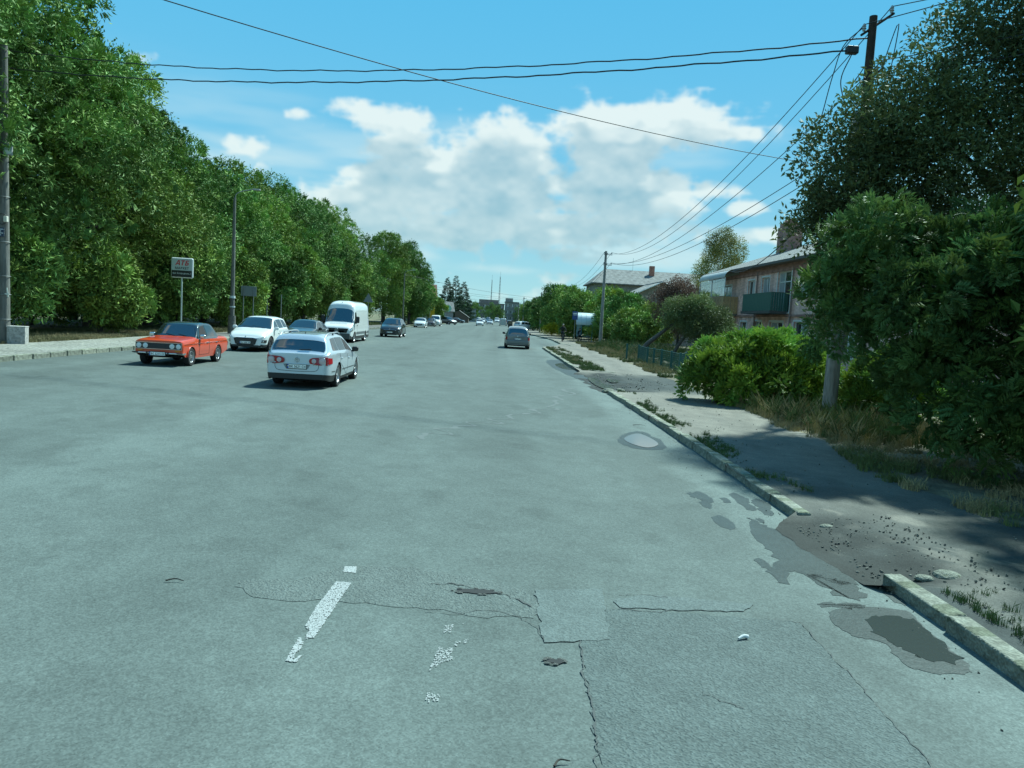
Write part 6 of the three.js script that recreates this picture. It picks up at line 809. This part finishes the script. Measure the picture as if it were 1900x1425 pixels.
// wires
function wire(a, b, sag, r, label, group, name = 'overhead_wire', twist = 0) { const p = [], n = twist ? 90 : 30; for (let i = 0; i <= n; i++) { const t = i / n, q = a.clone().lerp(b, t); q.y -= sag * 4 * t * (1 - t); if (twist) q.y += Math.sin(i * 1.9) * twist + Math.sin(i * 0.7) * twist; p.push(q); } const m = part(numbered(name), tube(p, r, r, 5, n), wireMat, scene); tag(m, label, 'wire', group); return m; }
const tA = (x, y, z) => V3(A.x + x, y - 1.05, A.z + z), tB = (x, y, z) => V3(B.x + x, 0.1 + y, B.z + z), tL = (x, y, z) => V3(Lp.x + x, y - 0.85, Lp.z + z);
wire(tA(0.1, 10.3, 0.1), tL(0.15, 12.0, 0), 0.75, 0.018, 'upper of two thick twisted cables spanning the road', undefined, 'power_cable', 0.012);
wire(tA(-0.40, 9.98, 0.1), tL(0.2, 11.35, 0), 0.62, 0.02, 'lower of two thick twisted cables spanning the road', undefined, 'power_cable', 0.012);
wire(V3(-17.3, 11.4, -18.5), V3(18.2, 11.2, -41), 0.8, 0.017, 'thin wire slanting across the sky over both cables', undefined, 'overhead_wire');
[[-0.06, 10.6, -0.14, 8.72, 1.9], [0.56, 11.05, 0.55, 8.72, 2.0], [0.46, 9.82, -0.14, 7.75, 1.7], [0.2, 8.1, 0.55, 7.75, 1.0], [0.3, 7.9, 0.5, 7.75, 1.2]].forEach(([ax, ay, bx_, by_, s]) => wire(tA(ax, ay, 0.1), tB(bx_, by_, 0), s, 0.012, 'thin wire from the tall pole to the pole by the bus shelter', 'wires between the two concrete poles'));
wire(tA(0.2, 7.6, -0.1), V3(18.3, 6.9, -60), 1.0, 0.022, 'thick black wire from the tall pole to the brick house', undefined);
[[0.56, 11.05, 1], [-0.06, 10.6, 0.6], [0.46, 9.82, 0.8], [0.3, 9.4, 0.8]].forEach(([x, y, s]) => wire(tA(x, y, 0.1), tA(x + 9, y - 0.4, 22), s, 0.011, 'thin wire running from the tall pole towards the near tree', 'wires above the near tree'));
[[0.55, 8.72], [-0.14, 8.72], [0.55, 7.75]].forEach(([x, y]) => wire(tB(x, y, 0), V3(10.9 + x, y - 1.25, -113), 0.7, 0.014, 'thin wire between the shelter pole and the dark wooden pole', 'wires past the shelter pole'));
[[10.95, 7.4, -113, 8, 6.6, -152], [8.0, 6.6, -152, 6.8, 7.4, -190], [6.8, 7.4, -190, 6.6, 6.8, -225]].forEach(v => wire(V3(v[0], v[1], v[2]), V3(v[3], v[4], v[5]), 0.5, 0.02, 'thin wire strung along the far pavement poles', 'wires along the far pavement'));
[[-14.9, 8.2, -122, 8.0, 6.5, -152, 0.5], [-13.8, 8.0, -160, 6.8, 7.3, -190, 0.6], [-13.8, 7.6, -160, 6.8, 6.9, -190, 0.6], [-14.9, 8.2, -122, -13.8, 8, -160, 0.5], [-12.2, 8.2, -255, 6.6, 6.7, -225, 0.4]].forEach(v => wire(V3(v[0], v[1], v[2]), V3(v[3], v[4], v[5]), v[6], 0.022, 'distant wire crossing the far street', 'far crossing wires'));

// green mesh fence
{ const pts = [[1162, 667], [1184, 669], [1200, 676], [1212, 679], [1226, 682], [1244, 687], [1260, 693]].map(([x, y]) => G(x, y, 0.1)), back = [V3(pts[6].x + 0.9, 0.1, pts[6].z - 2.4), V3(pts[6].x + 1.8, 0.1, pts[6].z - 4.6)], o = thing('garden_fence', 'low dark green wire mesh fence with square posts round the garden', 'fence', [pts[0].x, 0.1, pts[0].z]), g = mat([0.012, 0.085, 0.075], 0.6), all = [...pts, ...back];
  for (const p of all) part('post', bx(0.1, 1.0, 0.1, p.x - pts[0].x, 0.46, p.z - pts[0].z), g, o);
  const bars = []; for (let i = 0; i + 1 < all.length; i++) { const a = all[i].clone().sub(pts[0]), b = all[i + 1].clone().sub(pts[0]), n = Math.round(a.distanceTo(b) / 0.09); for (let k = 1; k < n; k++) { const q = a.clone().lerp(b, k / n); bars.push(bx(0.008, 0.8, 0.008, q.x, 0.5, q.z)); } for (let k = 0; k < 9; k++) { const q = a.clone(), r = b.clone(); q.y = r.y = 0.1 + k * 0.1; bars.push(rod(q, r, k % 8 ? 0.004 : 0.012, k % 8 ? 0.004 : 0.012, 4)); } } stuff(part('wire_mesh', bars, g, o)); }
// bus shelter
{ const S = P(1084, 636, 80), o = thing('bus_shelter', 'small bus shelter with rounded pale roof and teal frame', 'bus shelter', [S.x, 0.1, S.z]), teal = mat([0.06, 0.24, 0.25], 0.5);
  const roof = []; for (let k = 0; k <= 12; k++) { const a = lerp(-0.1, Math.PI * 0.66, k / 12); roof.push([Math.cos(a) * 1.15, Math.sin(a) * 1.15]); }
  const sh = [...roof, ...roof.map(([a, b]) => [a * 0.97, b * 0.97]).reverse()]; part('roof', extr(sh, 2.15).rotateY(-Math.PI / 2).translate(1.07, 1.92, -0.3), mat([0.46, 0.55, 0.56], 0.4, { metalness: 0.2 }), o);
  for (let k = 1; k < 4; k++) part('roof_rib', extr([...roof.map(([a, b]) => [a * 1.015, b * 1.015]), ...roof.slice().reverse()], 0.03).rotateY(-Math.PI / 2).translate(1.07 - k * 0.53, 1.92, -0.3), mat([0.34, 0.42, 0.43], 0.5), o);
  for (const x of [-0.4, 0.75]) { part('post', rod(V3(x, 0, 0.1), V3(x, 1.7, 0.1), 0.035), teal, o); part('brace', rod(V3(x, 1.65, 0.1), V3(x + 0.18, 2.15, 0.75), 0.03), teal, o); part('brace', rod(V3(x, 1.65, 0.1), V3(x, 2.2, -0.3), 0.03), teal, o); }
  part('cross_rail', [rod(V3(-0.4, 1.7, 0.1), V3(0.75, 1.7, 0.1), 0.03), new THREE.TorusGeometry(0.14, 0.02, 5, 16).translate(0.2, 1.86, 0.1)], teal, o); part('back_panel', bx(0.5, 1.5, 0.03, -0.6, 1.3, -0.55), mat([0.22, 0.36, 0.38], 0.5), o); part('bench', [bx(1.5, 0.05, 0.35, -0.1, 0.46, -0.35), bx(0.06, 0.44, 0.3, -0.7, 0.22, -0.35), bx(0.06, 0.44, 0.3, 0.5, 0.22, -0.35)], mat([0.12, 0.1, 0.08], 0.8), o); }
{ const S = P(1064, 640, 78), o = thing('bus_stop_sign', 'blue bus stop sign on a thin post beside the shelter', 'sign', [S.x, 0.1, S.z]); part('post', cyl(0.03, 0.03, 3.1, 8), steel, o); part('panel', bx(0.56, 0.86, 0.03, -0.02, 2.72, 0.05), mat([0.02, 0.06, 0.2], 0.5), o); part('bus_symbol', [rbx(0.4, 0.16, 0.01, 0.004, -0.02, 2.92, 0.07), bx(0.36, 0.04, 0.008, -0.02, 2.76, 0.07)], mat([0.65, 0.68, 0.7], 0.5), o); }

// ------------------------------------------------------------------ people
function blob(bones, size, res, c) {                         // one skin round tapered bones
  const mc = new MarchingCubes(res, blackPlastic, false, false, 60000), n = mc.size, f = mc.field, k = 0.05; mc.isolation = 0; const p = V3(), ab = V3(), ap = V3();
  for (let z = 0; z < n; z++) for (let y = 0; y < n; y++) for (let x = 0; x < n; x++) { p.set((x / n * 2 - 1) * size + c.x, (y / n * 2 - 1) * size + c.y, (z / n * 2 - 1) * size + c.z); let d = 9; for (const [a, b, ra, rb] of bones) { ab.subVectors(b, a); ap.subVectors(p, a); const t = clamp(ap.dot(ab) / Math.max(1e-6, ab.lengthSq())), e = ap.addScaledVector(ab, -t).length() - lerp(ra, rb, t), h = clamp(0.5 + 0.5 * (d - e) / k); d = lerp(d, e, h) - k * h * (1 - h); } f[x + y * n + z * n * n] = -d; }
  mc.update(); const pos = new Float32Array(mc.count * 3), nor = new Float32Array(mc.count * 3); for (let i = 0; i < mc.count; i++) for (let q = 0; q < 3; q++) { pos[i * 3 + q] = mc.positionArray[i * 3 + q] * size + c.getComponent(q); nor[i * 3 + q] = mc.normalArray[i * 3 + q]; }
  const g = new THREE.BufferGeometry(); g.setAttribute('position', new THREE.BufferAttribute(pos, 3)); g.setAttribute('normal', new THREE.BufferAttribute(nor, 3)); g.setAttribute('uv', new THREE.BufferAttribute(new Float32Array(mc.count * 2), 2)); return g;
}
const skin = mat([0.42, 0.25, 0.18], 0.6), darkCloth = mat([0.015, 0.018, 0.02], 0.9), greyCloth = mat([0.16, 0.17, 0.18], 0.9), hairMat = mat([0.05, 0.04, 0.03], 0.8);
function head(o, x, y, z, capM) { part('head', [new THREE.SphereGeometry(0.105, 14, 12).scale(0.86, 1.14, 1).translate(x, y, z), new THREE.ConeGeometry(0.018, 0.05, 6).rotateX(Math.PI / 2).translate(x, y - 0.01, z + 0.11), new THREE.SphereGeometry(0.024, 6, 6).translate(x + 0.092, y, z), new THREE.SphereGeometry(0.024, 6, 6).translate(x - 0.092, y, z), cyl(0.05, 0.05, 0.14, 8, x, y - 0.2, z - 0.01)], skin, o); part('hair', new THREE.SphereGeometry(0.114, 14, 8, 0, 6.3, 0, 1.6).scale(0.9, 1.12, 1.02).rotateX(-0.35).translate(x, y + 0.015, z - 0.012), capM, o); }
const hand = (o, x, y, z) => { const f = []; for (let k = 0; k < 4; k++) f.push(tube([V3(x - 0.03 + k * 0.02, y, z + 0.02), V3(x - 0.03 + k * 0.02, y + 0.012, z + 0.055), V3(x - 0.03 + k * 0.02, y - 0.02, z + 0.06 - 0.004 * k)], 0.009, 0.007, 5, 5)); part('hand', [new THREE.SphereGeometry(0.042, 8, 6).scale(1, 0.55, 1.1).translate(x, y, z), ...f, tube([V3(x - 0.03, y, z - 0.01), V3(x - 0.055, y - 0.005, z + 0.02), V3(x - 0.05, y - 0.02, z + 0.045)], 0.01, 0.008, 5, 5)], skin, o); };
{ // cyclist coming towards us on the pavement
  const S = P(1043, 636, 77), bike = thing('bicycle', 'dark bicycle ridden along the pavement', 'bicycle', [S.x, 0.105, S.z], 0), fr = mat([0.03, 0.03, 0.035], 0.4, { metalness: 0.4 });
  for (const z of [0.52, -0.52]) { const w = new THREE.Group(); w.name = 'wheel'; w.position.set(0, 0.34, z); w.rotation.y = Math.PI / 2; bike.add(w); part('tyre', new THREE.TorusGeometry(0.32, 0.022, 6, 28), tyreMat, w); const sp = []; for (let k = 0; k < 12; k++) sp.push(rod(V3(0, 0, 0), V3(Math.cos(k * 0.5236) * 0.31, Math.sin(k * 0.5236) * 0.31, 0), 0.003, 0.003, 3)); stuff(part('spokes', sp, chromeMat, w)); }
  part('frame', [rod(V3(0, 0.34, -0.52), V3(0, 0.30, -0.05), 0.015), rod(V3(0, 0.30, -0.05), V3(0, 0.78, 0.36), 0.02), rod(V3(0, 0.30, -0.05), V3(0, 0.85, -0.2), 0.018), rod(V3(0, 0.8, -0.19), V3(0, 0.82, 0.35), 0.018), rod(V3(0, 0.34, -0.52), V3(0, 0.75, -0.18), 0.012)], fr, bike); part('fork', [rod(V3(0.05, 0.34, 0.52), V3(0.03, 0.9, 0.34), 0.014), rod(V3(-0.05, 0.34, 0.52), V3(-0.03, 0.9, 0.34), 0.014)], fr, bike); part('handlebar', tube([V3(-0.32, 1.02, 0.26), V3(-0.12, 1.0, 0.36), V3(0.12, 1.0, 0.36), V3(0.32, 1.02, 0.26)], 0.014, 0.014, 6), fr, bike); part('saddle', new THREE.SphereGeometry(0.12, 10, 6).scale(0.7, 0.3, 1.1).translate(0, 0.9, -0.22), blackPlastic, bike); part('pedal', [bx(0.09, 0.02, 0.08, 0.14, 0.16, 0.02)], fr, bike); part('pedal', [bx(0.09, 0.02, 0.08, -0.14, 0.44, -0.1)], fr, bike);
  const o = thing('person', 'person in dark clothes and cap riding the bicycle', 'person', [S.x, 0.105, S.z]);
  const b = [[V3(0, 0.98, -0.2), V3(0, 1.2, -0.12), 0.15, 0.14], [V3(0, 1.2, -0.12), V3(0, 1.42, 0.0), 0.15, 0.15], [V3(-0.13, 1.42, 0), V3(0.13, 1.42, 0), 0.08, 0.08], [V3(0, 1.44, 0.01), V3(0, 1.55, 0.05), 0.06, 0.05]];
  for (const [s, ky, kz, fy, fz] of [[1, 0.62, 0.22, 0.21, 0.0], [-1, 0.86, 0.2, 0.5, -0.08]]) b.push([V3(s * 0.09, 0.96, -0.2), V3(s * 0.13, ky, kz), 0.09, 0.065], [V3(s * 0.13, ky, kz), V3(s * 0.13, fy, fz), 0.062, 0.042], [V3(s * 0.13, fy, fz), V3(s * 0.13, fy - 0.03, fz + 0.14), 0.045, 0.035], [V3(s * 0.19, 1.42, 0), V3(s * 0.3, 1.2, 0.12), 0.056, 0.045], [V3(s * 0.3, 1.2, 0.12), V3(s * 0.3, 1.06, 0.25), 0.044, 0.034]);
  part('clothing', blob(b, 0.95, 76, V3(0, 0.85, 0)), darkCloth, o); head(o, 0, 1.66, 0.07, mat([0.2, 0.2, 0.19], 0.9)); hand(o, 0.3, 1.05, 0.26); hand(o, -0.3, 1.05, 0.26); }
{ // passenger waiting on the bench
  const S = P(1084, 636, 80), o = thing('person', 'person in dark clothes sitting on the bus shelter bench with a grey bag', 'person', [S.x - 0.5, 0.1, S.z - 0.3]);
  const b = [[V3(0, 0.6, 0), V3(0, 0.85, 0.02), 0.16, 0.15], [V3(0, 0.85, 0.02), V3(0, 1.08, 0.04), 0.16, 0.14], [V3(-0.13, 1.06, 0.03), V3(0.13, 1.06, 0.03), 0.08, 0.08], [V3(0, 1.1, 0.04), V3(0, 1.2, 0.06), 0.06, 0.05]]; for (const s of [1, -1]) b.push([V3(s * 0.09, 0.58, 0.02), V3(s * 0.12, 0.58, 0.45), 0.095, 0.07], [V3(s * 0.12, 0.58, 0.45), V3(s * 0.12, 0.1, 0.48), 0.065, 0.045], [V3(s * 0.12, 0.06, 0.48), V3(s * 0.12, 0.045, 0.64), 0.05, 0.04], [V3(s * 0.18, 1.06, 0.03), V3(s * 0.24, 0.82, 0.1), 0.056, 0.045], [V3(s * 0.24, 0.82, 0.1), V3(s * 0.12, 0.72, 0.34), 0.044, 0.034]);
  part('clothing', blob(b, 0.8, 70, V3(0, 0.68, 0.2)), darkCloth, o); head(o, 0, 1.3, 0.08, hairMat); hand(o, 0.1, 0.7, 0.37); hand(o, -0.1, 0.7, 0.37); const bag = thing('bag', 'grey bag held on the lap of the waiting passenger', 'bag', [S.x - 0.5, 0.76, S.z + 0.02]); part('bag_body', rbx(0.28, 0.3, 0.12, 0.05, 0, 0.18, 0.02), greyCloth, bag); part('bag_handle', new THREE.TorusGeometry(0.08, 0.01, 5, 14, Math.PI).translate(0, 0.32, 0.02), greyCloth, bag); }
renderer.render(scene, camera);
